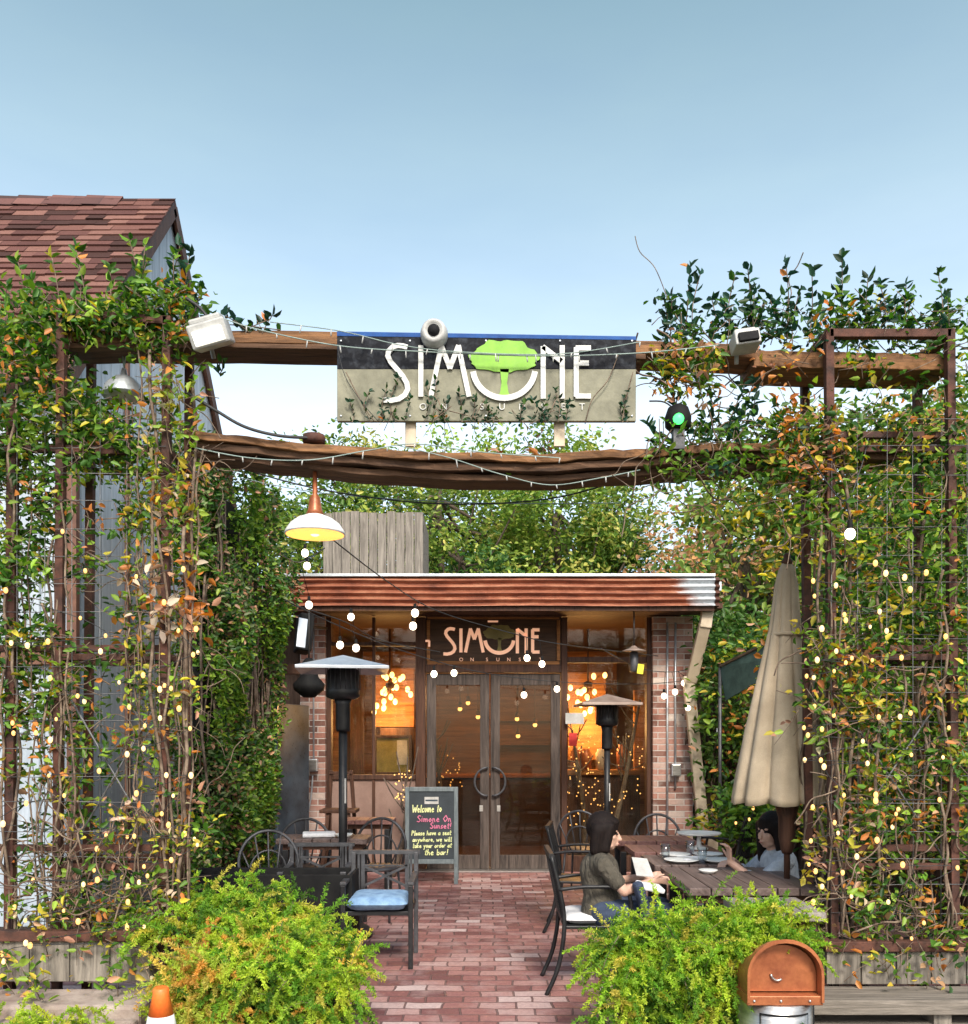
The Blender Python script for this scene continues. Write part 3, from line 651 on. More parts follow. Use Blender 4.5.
# ================================================================== arbour: beams, towers
S1 = 182.0
YA, YBk = 4.95, 5.32
def tower(x0, x1, z1a, z1b, lab, extra, zring, px_ext, ext_x):
    t = thing('trellis_tower', lab, 'trellis', ((x0+x1)/2,(YA+YBk)/2,0), 'rusty steel trellis towers')
    for x in (x0, x1):
        for y in (YA, YBk):
            q = MB(); lean = .03*(1 if x>0 else -1)
            q.bar((x+lean,y,0),(x,y,z1a if x==x0 else z1b),.045,.045,(0,1,0)); q.build('post','rust',t,.003)
    def ring(z0, z1, nm='rail', w=.045):
        for a, b_ in (((x0,YA,z0),(x1,YA,z1)),((x0,YBk,z0),(x1,YBk,z1)),((x0,YA,z0),(x0,YBk,z0)),((x1,YA,z1),(x1,YBk,z1))):
            q = MB(); q.bar(a,b_,w,w); q.build(nm,'rust',t,.003)
    ring(z1a-.024,z1b-.024)
    for z in zring: ring(z,z,w=.035)
    for x in ext_x:
        q = MB(); q.bar((x,YA+.02,0),(x+.02,YA+.02,z1a-.4),.05,.05,(0,1,0)); q.build('post','rust',t,.003)
    xa_ = min([x0]+ext_x); xb_ = max([x1]+ext_x)
    for z in (3.2, 2.1, 1.0):
        if ext_x: q = MB(); q.bar((x0 if x0>0 and False else xa_,YA+.02,z),(xb_,YA+.02,z),.035); q.build('rail','rust',t)
    # wire grid
    q = MB(); step = .15
    z = .5
    while z < z1a-.5:
        q.tube([(xa_,YA-.03,z),((xa_+xb_)/2,YA-.03+random.uniform(-.01,.01),z+random.uniform(-.01,.01)),(xb_,YA-.03,z)], .0022, 4); z += step
    x = xa_
    while x < xb_: q.tube([(x,YA-.034,.4),(x+random.uniform(-.01,.01),YA-.034,z1a-.5)], .0022, 4); x += step
    q.build('wire_grid','wire',t)
    q = MB(); q.tube([(x0,YA,.9),(x1,YA,1.9)],.006,5); q.tube([(x1,YA,.9),(x0,YA,1.9)],.006,5); q.build('brace_wire','wire',t)
    return t
tower(-2.32,-1.74,3.96,3.92,'rusty steel trellis tower with vines in front of the blue siding',1,[3.18,2.05,.9],0,[-2.62,-2.88,-3.15])
tower(1.895,2.56,3.85,3.85,'rusty steel trellis tower beside the closed beige umbrella',1,[3.27,2.05,.9],0,[2.85,3.1])
def plank(path, w, th, name, mat, parent, rough=.012, seed=1, n=40):
    """rough-edged board following a path (list of (x,z)); width w along Y, thickness th, from front plane y"""
    rnd = random.Random(seed); pts = spline([(x,y,z) for x,y,z in path], max(2,n//(len(path)-1))); vs = []
    ph = rnd.uniform(0,6)
    for i, p in enumerate(pts):
        j = lambda a=1: rnd.uniform(-rough,rough)*a+rough*.8*math.sin(i*.7+ph)
        vs += [(p.x,p.y+j(),p.z-th+j(.5)),(p.x,p.y+w+j(),p.z-th+j(.3)),(p.x,p.y+w+j(),p.z+j(.3)),(p.x,p.y+j(),p.z+j(.5))]
    m_ = len(pts); fs = []
    for i in range(m_-1):
        for k in range(4): fs.append((i*4+k,(i+1)*4+k,(i+1)*4+(k+1)%4,i*4+(k+1)%4))
    fs += [(0,1,2,3),((m_-1)*4+3,(m_-1)*4+2,(m_-1)*4+1,(m_-1)*4)]
    q = MB(); q.add(vs, fs, False); return q.build(name, mat, parent, .004)
ub = thing('upper_beam','long amber timber beam across the top of the gateway','beam',(0,5.05,3.7),'timber beams over the gateway')
plank([(-2.36,5.0,P(0,330,5).z),(-1.0,5.0,P(0,331,5).z),(0,5.0,P(0,336,5).z),(.95,5.0,P(0,341,5).z),(1.5,5.0,P(0,345,5).z)],.24,.07,'board','beam',ub,.003,3)
plank([(1.5,5.0,P(0,350,5).z),(2.0,5.0,P(0,352,5).z),(2.6,5.0,P(0,354,5).z)],.28,.09,'end_board','beam',ub,.003,4)
plank([(-2.36,5.0,P(0,330,5).z-.07),(-1.0,5.0,P(0,331,5).z-.07),(.9,5.0,P(0,341,5).z-.07)],.22,.028,'under_board','beam_dark',ub,.003,5)
lb = thing('lower_beam','sagging rough edged slabs forming the lower beam under the sign','beam',(0,5.0,3.1),'timber beams over the gateway')
def lz(dy=0): return [(-1.66,4.97,P(0,430+dy,5).z),(-1.2,4.96,P(0,441+dy,5).z),(-.5,4.95,P(0,452+dy*1.1,5).z),(.25,4.95,P(0,456+dy*1.15,5).z),(.9,4.96,P(0,450+dy*1.1,5).z),(1.6,4.97,P(0,443+dy,5).z),(2.3,4.98,P(0,443+dy,5).z)]
plank(lz(0),.2,.045,'slab','beam',lb,.008,7,60)
plank([(x,y+.03,z) for x,y,z in lz(8)],.2,.04,'slab','beam_dark',lb,.007,8,60)
plank([(x,y+.08,z) for x,y,z in lz(15)[:6]],.2,.035,'slab','beam_dark',lb,.006,9,60)
# small brown cap box on the lower beam
q = MB(); p = P(314,440,5.02); q.lathe(p, [(.06,-.02),(.065,.0),(.06,.025),(.03,.035)], 16); tag(q.build('junction_cap','rust'),'round rusty junction cap sitting on the lower beam','junction box')
# ---- main sign
Ys = 4.9
def sx(px): return (px-CX)*Ys/F
def sz(py): return EYE+(HY-py)*Ys/F
sg = thing('gateway_sign','SIMONE ON SUNSET sign board with green tree across the gateway','sign',(0,Ys,sz(420)))
q = MB(); q.box(sx(337),sx(636),Ys,Ys+.03,sz(421),sz(369)-.001); q.build('lower_panel','olive_panel',sg,.002)
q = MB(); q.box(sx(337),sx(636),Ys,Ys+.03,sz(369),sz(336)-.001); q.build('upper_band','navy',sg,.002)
q = MB(); q.add([(sx(337),Ys-.002,sz(336)),(sx(636),Ys-.002,sz(340)),(sx(636),Ys-.002,sz(336.5)),(sx(337),Ys-.002,sz(331.5)),(sx(337),Ys+.03,sz(336)),(sx(636),Ys+.03,sz(340)),(sx(636),Ys+.03,sz(336.5)),(sx(337),Ys+.03,sz(331.5))],[(0,1,2,3),(7,6,5,4),(3,2,6,7),(0,3,7,4),(1,5,6,2),(0,4,5,1)]); q.build('top_edge','signblue',sg)
k1 = 210/210*Ys/F
lettering('letter', sg, sx(383), sz(345), k1, Ys-.003, .027, 'signwhite')
crown_emblem(sg, sx(383), sz(347.5), k1, Ys-.0025, 'lime')
for ch, px in zip('ONSUNSET', (423,444,482,502,522,543,563,582)): text('small_letter', ch, sg, (sx(px),Ys-.004,sz(410)), .05, 'signwhite')
for px in (341,410,486,560,632):
    for py in (341,416):
        q = MB(); q.lathe((sx(px),Ys-.001,sz(py)), [(.006,0),(.006,.003),(.003,.004)], 8, ax='y'); q.build('bolt','galv',sg)
for px in (410,560):
    q = MB(); q.box(sx(px)-.03,sx(px)+.03,Ys+.035,Ys+.06,P(0,450,5).z,sz(368)); q.build('bracket','cream',sg,.003)
# ---- fixtures
def flood(px, py, Y, s, roty, rotx, lab, matlens='bulb'):
    p = P(px,py,Y); t = thing('floodlight', lab, 'floodlight', p, 'floodlights on the upper beam')
    from mathutils import Euler
    m3 = Euler((rotx,roty,0)).to_matrix()
    def loc(v): return p+m3@Vector(v)
    q = MB(); q.obox(p,(1.25*s,1.1*s,.75*s),(rotx,roty,0)); q.obox(loc((0,.1*s,.45*s)),(1.05*s,.9*s,.2*s),(rotx,roty,0)); q.build('housing','whiteplastic',t,.06*s)
    q = MB(); q.obox(loc((0,-.58*s,-.08*s)),(.98*s,.03,.44*s),(rotx,roty,0)); q.build('lens',matlens,t,.004)
    q = MB(); q.tube([loc((0,.3*s,.3*s)), loc((-.2*s,.7*s,.1*s)), loc((-.3*s,.9*s,-.6*s))], .012, 8); q.build('bracket','galv',t)
flood(211,335,4.86,.165,R(-16),R(20),'large white floodlight with lit lens at the left end of the upper beam','floodlens')
flood(745,342,4.88,.11,R(-8),R(-8),'small white floodlight half hidden in leaves on the upper beam','blackmat')
p = P(434,333,4.86); t = thing('dome_camera','round white dome camera on top of the sign','camera',p)
q = MB(); q.lathe(p+Vector((0,.05,0)), [(.02,-.05),(.055,-.045),(.073,-.01),(.075,.04),(.066,.08),(.05,.095),(.042,.085),(.002,.084)], 28, ax='y'); q.build('housing','whiteplastic',t)
q = MB(); q.ball(p+Vector((0,-.025,0)), .036); q.build('lens','blackmat',t)
p = P(678,421,4.92); t = thing('green_lamp','small dark dome lamp glowing green on the lower beam','lamp',p)
q = MB(); q.lathe(p, [(.05,-.05),(.07,-.03),(.072,.02),(.055,.07),(.02,.09)], 20); q.build('shade','blackmat',t)
q = MB(); q.ball(p+Vector((-.01,-.06,-.01)), .03); q.build('lens','green_glow',t)
q = MB(); q.box(p.x-.03,p.x+.03,p.y-.03,p.y+.03,p.z-.16,p.z-.05); q.build('stem','iron',t)
# barn pendant
p = P(315,526,5.1); t = thing('barn_pendant','white enamel barn pendant with copper neck under the lower beam','pendant light',p)
prof = [(.168,-.05),(.17,-.04),(.166,-.03),(.14,.01),(.1,.04),(.055,.058),(.045,.07),(.05,.055),(.095,.03),(.135,-.0),(.158,-.035),(.165,-.052)]
q = MB(); q.lathe(p, prof[:7], 36); q.build('shade','white',t)
q = MB(); q.lathe(p, [(.163,-.05),(.155,-.036),(.13,-.002),(.09,.026),(.03,.05)], 36); q.build('inner_shade',emis('lit amber enamel',(1,.5,.12),.9,(.8,.45,.12)),t)
q = MB(); q.lathe(p, [(.054,.06),(.04,.09),(.034,.13),(.03,.16),(.014,.18),(.012,.36)], 20); q.build('neck','copper',t)
q = MB(); q.ball(p+Vector((0,0,-.02)), .04, 12, 8, (1,1,1)); q.build('bulb','chand',t)
q = MB(); q.tube([p+Vector((0,0,.34)), P(315,470,5.1)], .005, 6); q.build('cord','cable',t)
# silver dome in left tower
p = P(124,386,5.12); t = thing('silver_dome_pendant','silver dome pendant hanging from a hook in the vine tower','pendant light',p)
q = MB(); q.lathe(p, [(.12,-.06),(.118,-.05),(.1,.0),(.06,.04),(.02,.06),(.012,.1)], 28); q.build('shade','galv',t)
q = MB(); q.ball(p+Vector((0,0,-.04)), .08, 16, 10, (1,1,.7)); q.build('globe','whiteplastic',t)
q = MB(); tp = P(127,330,5.0); q.tube([p+Vector((0,0,.1)), p+Vector((-.012,0,.22)), tp+Vector((0,.02,-.06))], .004, 5); q.tube([p+Vector((0,0,.1)), p+Vector((.018,0,.22)), tp+Vector((0.01,.02,-.06))], .004, 5); q.build('cord','gcable',t)
q = MB(); q.tube([tp+Vector((.04*math.cos(a),-.06,.014*math.sin(a)-.005)) for a in [i*.5236 for i in range(13)]], .006, 6); q.build('hook','rust',t)
# ================================================================== planter boxes of the towers & kerbs
def planter(x0, x1, y0, y1, z0, z1, lab, nb, rim='rust', soil=True):
    t = thing('planter_box', lab, 'planter', ((x0+x1)/2,(y0+y1)/2,0), 'timber planter boxes at the gateway'); w_ = (x1-x0)/nb
    for k in range(nb):
        q = MB(); q.box(x0+k*w_+.004,x0+(k+1)*w_-.002,y0,y0+.03,z0,z1-random.uniform(0,.01)); q.build('board','grey_wood_z',t,.004)
    for xx in ((x0,x0+.03),(x1-.03,x1)):
        q = MB(); q.box(xx[0],xx[1],y0+.032,y1,z0,z1-.01); q.build('side_board','grey_wood_z',t,.003)
    q = MB(); q.box(x0-.01,x1+.01,y0-.025,y0+.04,z1,z1+.055); q.box(x0-.01,x0+.04,y0+.042,y1,z1,z1+.055); q.box(x1-.04,x1+.01,y0+.042,y1,z1,z1+.055); q.build('rim',rim,t,.004)
    q = MB(); q.box(x0+.03,x1-.03,y0+.03,y1,z0,z1-.05); q.build('soil','soil',t)
    return t
planter(-3.3,-1.79,4.82,5.42,.3,.52,'grey plank planter box under the vines by the blue siding',7)
planter(1.84,3.35,4.84,5.42,.28,.46,'grey plank planter box under the vines behind the orange bin',8)
q = MB(); q.box(-3.4,-1.73,4.52,4.84,0,.26); q.box(-3.4,-1.73,4.45,4.52,0,.2); tag(q.build('stone_ledge','concrete',None,.02),'pinkish stained stone ledge below the left planter box','ledge')
t = thing('timber_step','weathered grey timber ledge with a dark gap behind the orange bin','timber ledge',(2.3,4.6,0))
for (a,b_,c_,d) in ((1.3,3.4,4.56,.275),(1.24,3.4,4.4,.14)):
    q = MB(); q.box(a,b_,c_,4.83,d-.075,d); q.build('board','grey_wood_x',t,.006)
q = MB(); q.box(1.35,3.4,4.6,4.8,0,.06); q.build('base','darkfence',t)
for x in (1.45,2.3,3.1):
    q = MB(); q.box(x,x+.09,4.6,4.78,.062,.198); q.build('block','grey_wood_z',t)
# ================================================================== small things up front
p = P(161,987,4.1); x, y, zt = p.x, 4.1, p.z
t = thing('traffic_cone','orange traffic cone with a white collar','traffic cone',(x,y,0))
q = MB(); q.lathe((x,y,0), [(.12,.03),(.112,.06),(.075,zt-.21)], 24); q.build('body','orange',t)
q = MB(); q.lathe((x,y,0), [(.0755,zt-.2095),(.056,zt-.125)], 24); q.build('reflective_collar','white',t)
q = MB(); q.lathe((x,y,0), [(.056,zt-.1245),(.036,zt-.03),(.036,zt-.01),(.028,zt),(.02,zt-.004)], 24); q.build('tip','orange',t)
q = MB(); q.box(x-.16,x+.16,y-.16,y+.16,0,.03); q.build('base','orange',t,.01)
# waste bin with hooded lid
yb = 4.2; yq = yb-.17; xc = (786-CX)*yq/F; rw = 38.5*yq/F; zt = EYE+(HY-937)*yq/F; zl = EYE+(HY-1003)*yq/F
t = thing('waste_bin','stainless waste bin with an orange copper hooded lid','waste bin',(xc,yb,0))
def half(m, r, y_front, y_back, z0, zs, arch, seg=16):
    ring = [( -r, z0), (-r, zs)] + [(-r*math.cos(math.pi*i/seg), zs+arch*math.sin(math.pi*i/seg)) for i in range(1,seg)] + [(r, zs), (r, z0)]
    n = len(ring); vs = [(xc+a, y_front, b_) for a,b_ in ring]+[(xc+a, y_back, b_) for a,b_ in ring]
    return ring, n, vs
q = MB(); zs = zl+.12; ring, n, vs = half(q, rw, yb-.17, yb+.13, zl, zs, zt-zs-.01)
vs = [v if i < n else (xc+(v[0]-xc)*.86, v[1], zl+(v[2]-zl)*.52) for i, v in enumerate(vs)]
q.add(vs, [(i,n+i,n+i+1,i+1) for i in range(n-1)], True); q.add(vs[n:], [tuple(range(n))[::-1]], False)
ring2, n2, vs2 = half(q, rw-.012, yb-.17, yb-.1, zl+.0, zs, zt-zs-.028)
q.add(vs[:n]+vs2[:n], [(i,n+i,n+i+1,i+1) for i in range(n-1)], False)
q.add(vs2, [(i,i+1,n+i+1,n+i) for i in range(n-1)], True)
q.build('hood','copper',t)
q = MB(); ring3, n3, vs3 = half(q, rw-.014, yb-.105, yb-.095, zl+.035, zs-.01, zt-zs-.04); q.add(vs3, [tuple(range(n3)), tuple(range(n3,2*n3))[::-1]]+[(i,n3+i,n3+(i+1)%n3,(i+1)%n3) for i in range(n3)]); q.build('flap','copper',t)
q = MB(); q.tube([(xc-.02+.03*math.cos(a),yb-.112,zs-.0+.035*math.sin(a)) for a in [R(190+17*i) for i in range(8)]], .006, 6); q.build('flap_handle','steel',t)
q = MB(); q.box(xc-rw+.001,xc+rw-.001,yb-.16,yb+.1,zl-.015,zl+.028); q.build('lid_band','copper',t,.004)
for dx in (-.14,-.02,.11):
    b = MB(); b.ball((xc+dx,yb-.162,zl+.006), .007, 8, 6); b.build('rivet','steel',t)
q = MB(); q.lathe((xc,yb-.01,0), [(rw-.012,.0),(rw-.006,.02),(rw-.006,zl-.018),(rw-.02,zl-.016)], 36); q.build('body','steel',t)
q = MB(); r_ = rw-.001
for (a0,a1,z0,z1) in ((-130,-50,zl-.06,zl-.052),(-130,-128.2,.03,zl-.06),(-51.8,-50,.03,zl-.06)):
    pts = [(xc+r_*math.cos(R(a0+(a1-a0)*i/12)), yb-.01+r_*math.sin(R(a0+(a1-a0)*i/12))) for i in range(13)]
    vs = [(a,b_,z) for z in (z0,z1) for a,b_ in pts]; q.add(vs, [(i,i+1,14+i,13+i) for i in range(12)], True)
q.build('door_outline','blackmat',t)
# ---- pots under the ferns
def trough(x0,x1,y0,y1,z1,lab,mat='blackmat', name='trough_planter'):
    t = thing(name, lab, 'planter', ((x0+x1)/2,(y0+y1)/2,0)); q = MB()
    q.box(x0,x1,y0,y0+.025,0,z1); q.box(x0,x1,y1-.025,y1,0,z1); q.box(x0,x0+.025,y0+.026,y1-.026,0,z1); q.box(x1-.025,x1,y0+.026,y1-.026,0,z1); q.build('body',mat,t,.004)
    q = MB(); q.box(x0+.026,x1-.026,y0+.026,y1-.026,.03,z1-.05); q.build('soil','soil',t); return t
trough(-1.55,-.75,4.5,4.85,.46,'dark trough under the yellow green fern beside the cone')
trough(.68,1.22,4.45,4.75,.4,'blue black trough under the fern beside the orange bin','bluedoor')
trough(-2.14,-.94,6.42,6.8,.63,'long black trough behind the left fern and under the ivy wall')
# ================================================================== furniture
def patio_heater(px, ytop, Y, half, hz, lab, mat, tilt=0):
    x = (px-CX)*Y/F; t = thing('patio_heater', lab, 'patio heater', (x,Y,0), 'patio heaters on the terrace')
    zt = EYE+(HY-ytop)*Y/F; v = [(x-half,Y-half,zt-.11),(x+half,Y-half,zt-.11),(x+half,Y+half,zt-.11),(x-half,Y+half,zt-.11)]
    a = R(tilt); rot = lambda p_: (x+(p_[0]-x)*math.cos(a)-(p_[1]-Y)*math.sin(a), Y+(p_[0]-x)*math.sin(a)+(p_[1]-Y)*math.cos(a), p_[2])
    v = [rot(p_) for p_ in v]; w_ = [(a_,b_,c_-.025) for a_,b_,c_ in v]; q = MB()
    q.add(v+[(x,Y,zt)]+w_+[(x,Y,zt-.03)], [(0,1,4),(1,2,4),(2,3,4),(3,0,4),(6,5,9),(7,6,9),(8,7,9),(5,8,9),(0,5,6,1),(1,6,7,2),(2,7,8,3),(3,8,5,0)]); q.build('canopy',mat,t,.003)
    r = half*.38
    q = MB(); q.lathe((x,Y,0), [(r*.7,zt-.36),(r,zt-.34),(r,zt-.28),(r*.96,zt-.27),(r*.96,zt-.13),(r*.5,zt-.08)], 24); bn = q.build('burner','black',t)
    q = MB()
    for k in range(20): aa = k*math.pi/10; q.tube([(x+r*1.01*math.cos(aa),Y+r*1.01*math.sin(aa),zt-.28),(x+r*1.01*math.cos(aa),Y+r*1.01*math.sin(aa),zt-.1)], .003, 4)
    q.build('guard','iron',bn)
    q = MB(); q.lathe((x,Y,0), [(.055,zt-.62),(.06,zt-.6),(.06,zt-.4),(.07,zt-.36)], 20); q.build('collar','black',t)
    q = MB(); q.tube([(x,Y,.16),(x,Y,zt-.6)], .035, 14); q.build('pole','black',t)
    q = MB(); q.box(x+.018,x+.03,Y-.04,Y-.028,zt-1.2,zt-1.0); q.build('label_plate','paper',t)
    q = MB(); q.lathe((x,Y,0), [(.24,.0),(.24,.05),(.2,.08),(.06,.1),(.05,.16),(.036,.17)], 24); q.build('base','black',t)
patio_heater(343,655,7.3,.36,0,'tall black patio heater with pale blue square canopy near the ivy wall','pale_metal',8)
patio_heater(607,694,10.1,.33,0,'smaller patio heater with rusty pale canopy in front of the doors','heater2',3)
def armchair(name='metal_armchair'):
    t = thing(name,'x','patio chair',(0,0,0),'grey metal cross back armchairs')
    W, D, sh_, bh, ah = .235, .48, .40, .75, .58
    for sx_ in (-1,1):
        q = MB(); q.bar((sx_*W,-D/2,0),(sx_*W,-D/2,ah),.032,.032,(0,1,0)); q.build('leg','black',t,.003)
        q = MB(); q.bar((sx_*W,D/2,0),(sx_*W,D/2+.03,bh),.032,.032,(0,1,0)); q.build('leg','iron',t,.003)
        q = MB(); q.bar((sx_*W,-D/2-.01,ah+.012),(sx_*W,D/2+.02,ah+.02),.045,.022); q.build('arm','iron',t,.004)
    q = MB(); q.box(-W,W,-D/2,D/2,sh_-.03,sh_); q.build('seat','black',t,.004)
    q = MB(); q.bar((-W-.03,D/2+.035,bh),(W+.03,D/2+.035,bh),.03,.03); yb_ = D/2+.03
    for a in (-.62,-.5,.5,.62,-.17+.0,.17): q.bar((a*W*1.35 if abs(a)>.3 else a,yb_,sh_+.06),(a*W*1.35 if abs(a)>.3 else a,yb_,bh),.016,.012,(0,1,0))
    q.bar((-W,yb_,sh_+.06),(W,yb_,sh_+.06),.02,.02); q.bar((-.17,yb_,bh-.1),(.17,yb_,bh-.1),.016,.012)
    q.bar((-.17,yb_+.002,bh-.1),(.17,yb_+.002,sh_+.09),.018,.012,(0,1,0)); q.bar((.17,yb_-.002,bh-.1),(-.17,yb_-.002,sh_+.09),.018,.012,(0,1,0)); q.build('backrest','iron',t)
    return t
def cushion(c, sx_, sy_, h, lab, mat, name='seat_cushion', group=None):
    q = MB(); n = 14; vs = []
    for s_ in (1,-1):
        for i in range(n+1):
            for j in range(n+1):
                u, v = i/n*2-1, j/n*2-1; e_ = max(0,(1-abs(u)**6))*max(0,(1-abs(v)**6)); bul = e_**.5
                vs.append((c[0]+u*sx_/2*(1-.03*abs(v)**3), c[1]+v*sy_/2*(1-.03*abs(u)**3), c[2]+h/2+s_*h/2*bul*(1+.08*math.sin(u*4+1)*math.cos(v*3))))
    fs = []; k = (n+1)**2
    for i in range(n):
        for j in range(n):
            a = i*(n+1)+j; fs.append((a,a+n+1,a+n+2,a+1)); fs.append((k+a,k+a+1,k+a+n+2,k+a+n+1))
    q.add(vs, fs, True); return tag(q.build(name,mat), lab, 'cushion', group)
ac = armchair(); ac.location = (-.745,6.5,0); ac['label'] = 'grey metal cross back armchair holding the blue cushion'
dup(ac,(-1.3,6.98,0),R(2),'grey metal cross back armchair behind the black trough without cushion')
cushion((-.745,6.42,.405),.43,.44,.1,'blue seat cushion on the metal armchair by the path','denim')
def hoop_chair(name='hoop_chair'):
    t = thing(name,'x','patio chair',(0,0,0),'wrought iron hoop back chairs')
    r = .23
    for sx_ in (-1,1):
        for sy_ in (-1,1):
            q = MB(); q.tube([(sx_*.17,sy_*.16,.44),(sx_*.2,sy_*.21,0)], .011, 6); q.build('leg','iron',t)
    q = MB(); q.lathe((0,0,.44), [(.05,0),(r-.02,0),(r,.01),(r-.01,.025),(.02,.02)], 24); q.build('seat','iron',t)
    q = MB(); hp = [(r*math.cos(R(180*i/16))*1.02, .2+.04*math.sin(R(180*i/16)), .62+.25*math.sin(R(180*i/16))) for i in range(17)]
    hp = [(-.21,.17,.46)]+hp[::-1]+[(.21,.17,.46)]; q.tube(hp, .013, 8)
    q.tube([(a*.6,.2+.03,.46+(z_-.46)*.62) for a,_,z_ in hp], .008, 6)
    for a in (-.5,-.25,0,.25,.5): q.tube([(a*.2,.19,.46),(a*.42,.235,.62+.25*math.sqrt(1-(a*.42/.235)**2 if abs(a*.42)<.23 else 0))], .007, 6)
    q.build('backrest','iron',t); return t
hc = hoop_chair(); hc.location = (-1.63,8.0,0); hc['label'] = 'wrought iron hoop back chair in front of the left brick pier'
dup(hc,(-1.62,6.95,0),R(25),'wrought iron hoop back chair closest to the ivy wall')
dup(hc,(1.7,8.5,0),R(6),'wrought iron hoop back chair in front of the right brick pier')
dup(hc,(-.98,8.05,0),R(-10),'wrought iron hoop back chair beside the chalkboard')
dup(hc,(1.05,9.35,0),R(160),'wrought iron hoop back chair closest to the right door')
def table(x0,x1,y0,y1,z,npl,mat,lab,th=.045,legmat='black'):
    t = thing('patio_table', lab, 'table', ((x0+x1)/2,(y0+y1)/2,0), 'plank tables on the terrace'); w_ = (x1-x0)/npl
    q = MB()
    for k in range(npl): q.box(x0+k*w_+.002,x0+(k+1)*w_-.004,y0,y1,z-th,z-random.uniform(0,.002))
    q.build('tabletop',mat,t,.004)
    q = MB(); q.box(x0+.05,x1-.05,y0+.05,y1-.05,z-th-.05,z-th-.002); q.build('apron','frame_wood',t)
    for a in (x0+.07,x1-.07):
        for b_ in (y0+.07,y1-.07): q = MB(); q.bar((a,b_,0),(a,b_,z-th-.052),.05,.05,(0,1,0)); q.build('leg',legmat,t,.004)
    return t
table(1.17,1.93,5.13,5.98,.75,6,'table_wood','dark plank table pierced by the umbrella pole')
table(1.3,1.7,4.46,4.9,.74,4,'table_pale','bleached plank table nearest the right fern')
table(1.15,1.75,6.08,6.62,.75,5,'table_wood','dark plank table set with white plates')
table(1.13,1.8,6.76,7.25,.75,4,'table_red','red brown plank table behind the set table')
table(1.1,1.78,7.5,7.95,.75,4,'table_red','red brown plank table closest to the right brick pier')
table(-1.75,-.98,7.55,7.95,.76,5,'table_wood','dark plank table in front of the left brick pier')
table(-1.45,-.93,9.2,9.6,.77,4,'table_red','small wooden table between the bar stool and the low wall')
# bar stool
xs_, ys_ = (339-CX)*9.9/F, 9.95
t = thing('bar_stool','dark wooden bar stool against the low plaster wall','bar stool',(xs_,ys_,0))
q = MB(); q.box(xs_-.2,xs_+.2,ys_-.15,ys_+.15,.79,.83); q.build('seat','frame_wood',t,.008)
for a in (-1,1):
    for b_ in (-1,1): q = MB(); q.bar((xs_+a*.19,ys_+b_*.16,0),(xs_+a*.11,ys_+b_*.1,1.25 if b_>0 else .79),.04,.04,(0,1,0)); q.build('leg','frame_wood',t,.004)
q = MB(); q.bar((xs_-.17,ys_-.14,.3),(xs_+.17,ys_-.14,.3),.03); q.build('stretcher','frame_wood',t)
q = MB(); q.bar((xs_-.13,ys_+.11,1.22),(xs_+.13,ys_+.11,1.22),.08,.03); q.build('backrest','frame_wood',t,.005)
# table-top things
def plate(x,y,z,r,lab,grp='white plates on the set table'):
    q = MB(); q.lathe((x,y,z), [(r*.6,.001),(r*.7,.008),(r,.02),(r*.98,.024),(r*.65,.012),(.005,.011)], 24); return tag(q.build('plate','white'),lab,'plate',grp)
plate(1.36,6.2,.75,.12,'white plate at the woman\'s corner of the set table'); plate(1.62,6.2,.75,.12,'white plate before the dark haired woman in blue')
plate(1.38,6.5,.75,.11,'white plate at the far corner nearest the path'); plate(1.62,6.52,.75,.11,'white plate at the far corner by the fence')
plate(1.42,5.7,.75,.06,'small white saucer alone on the umbrella table',None)
q = MB(); q.obox((1.48,6.34,.76),(.2,.16,.015),(0,0,.2)); tag(q.build('napkin','cloth_white',None,.006),'folded white napkin between the plates','napkin')
def glass(x,y,z,lab):
    q = MB(); q.lathe((x,y,z), [(.028,.001),(.034,.11),(.031,.11),(.026,.01)], 16); tag(q.build('water_glass','clearglass'),lab,'glass','water glasses on the set table')
glass(1.49,6.15,.75,'clear water glass in the middle of the set table'); glass(1.5,6.55,.75,'clear water glass behind the napkin'); glass(1.28,6.35,.75,'clear water glass at the path edge of the set table')
q = MB(); q.lathe((1.66,6.95,.75), [(.07,.001),(.07,.012),(.02,.03),(.015,.1),(.16,.115),(.17,.13),(.155,.125),(.01,.12)], 28); tag(q.build('cake_stand','white'),'white pedestal stand on the red brown table','cake stand')
q = MB(); q.lathe((-1.2,7.7,.76), [(.05,.001),(.08,.03),(.078,.03),(.045,.006)], 20); tag(q.build('bowl','white'),'white bowl on the table by the left brick pier','bowl')
q = MB(); q.obox((-1.42,7.75,.78),(.28,.2,.035),(0,0,.2)); tag(q.build('folded_cloth','cloth_white',None,.01),'folded pale cloth on the table by the left pier','cloth')
q = MB(); q.box((392-CX)*8.3/F,(401-CX)*8.3/F,8.2,8.35,.005,.95-.55); 
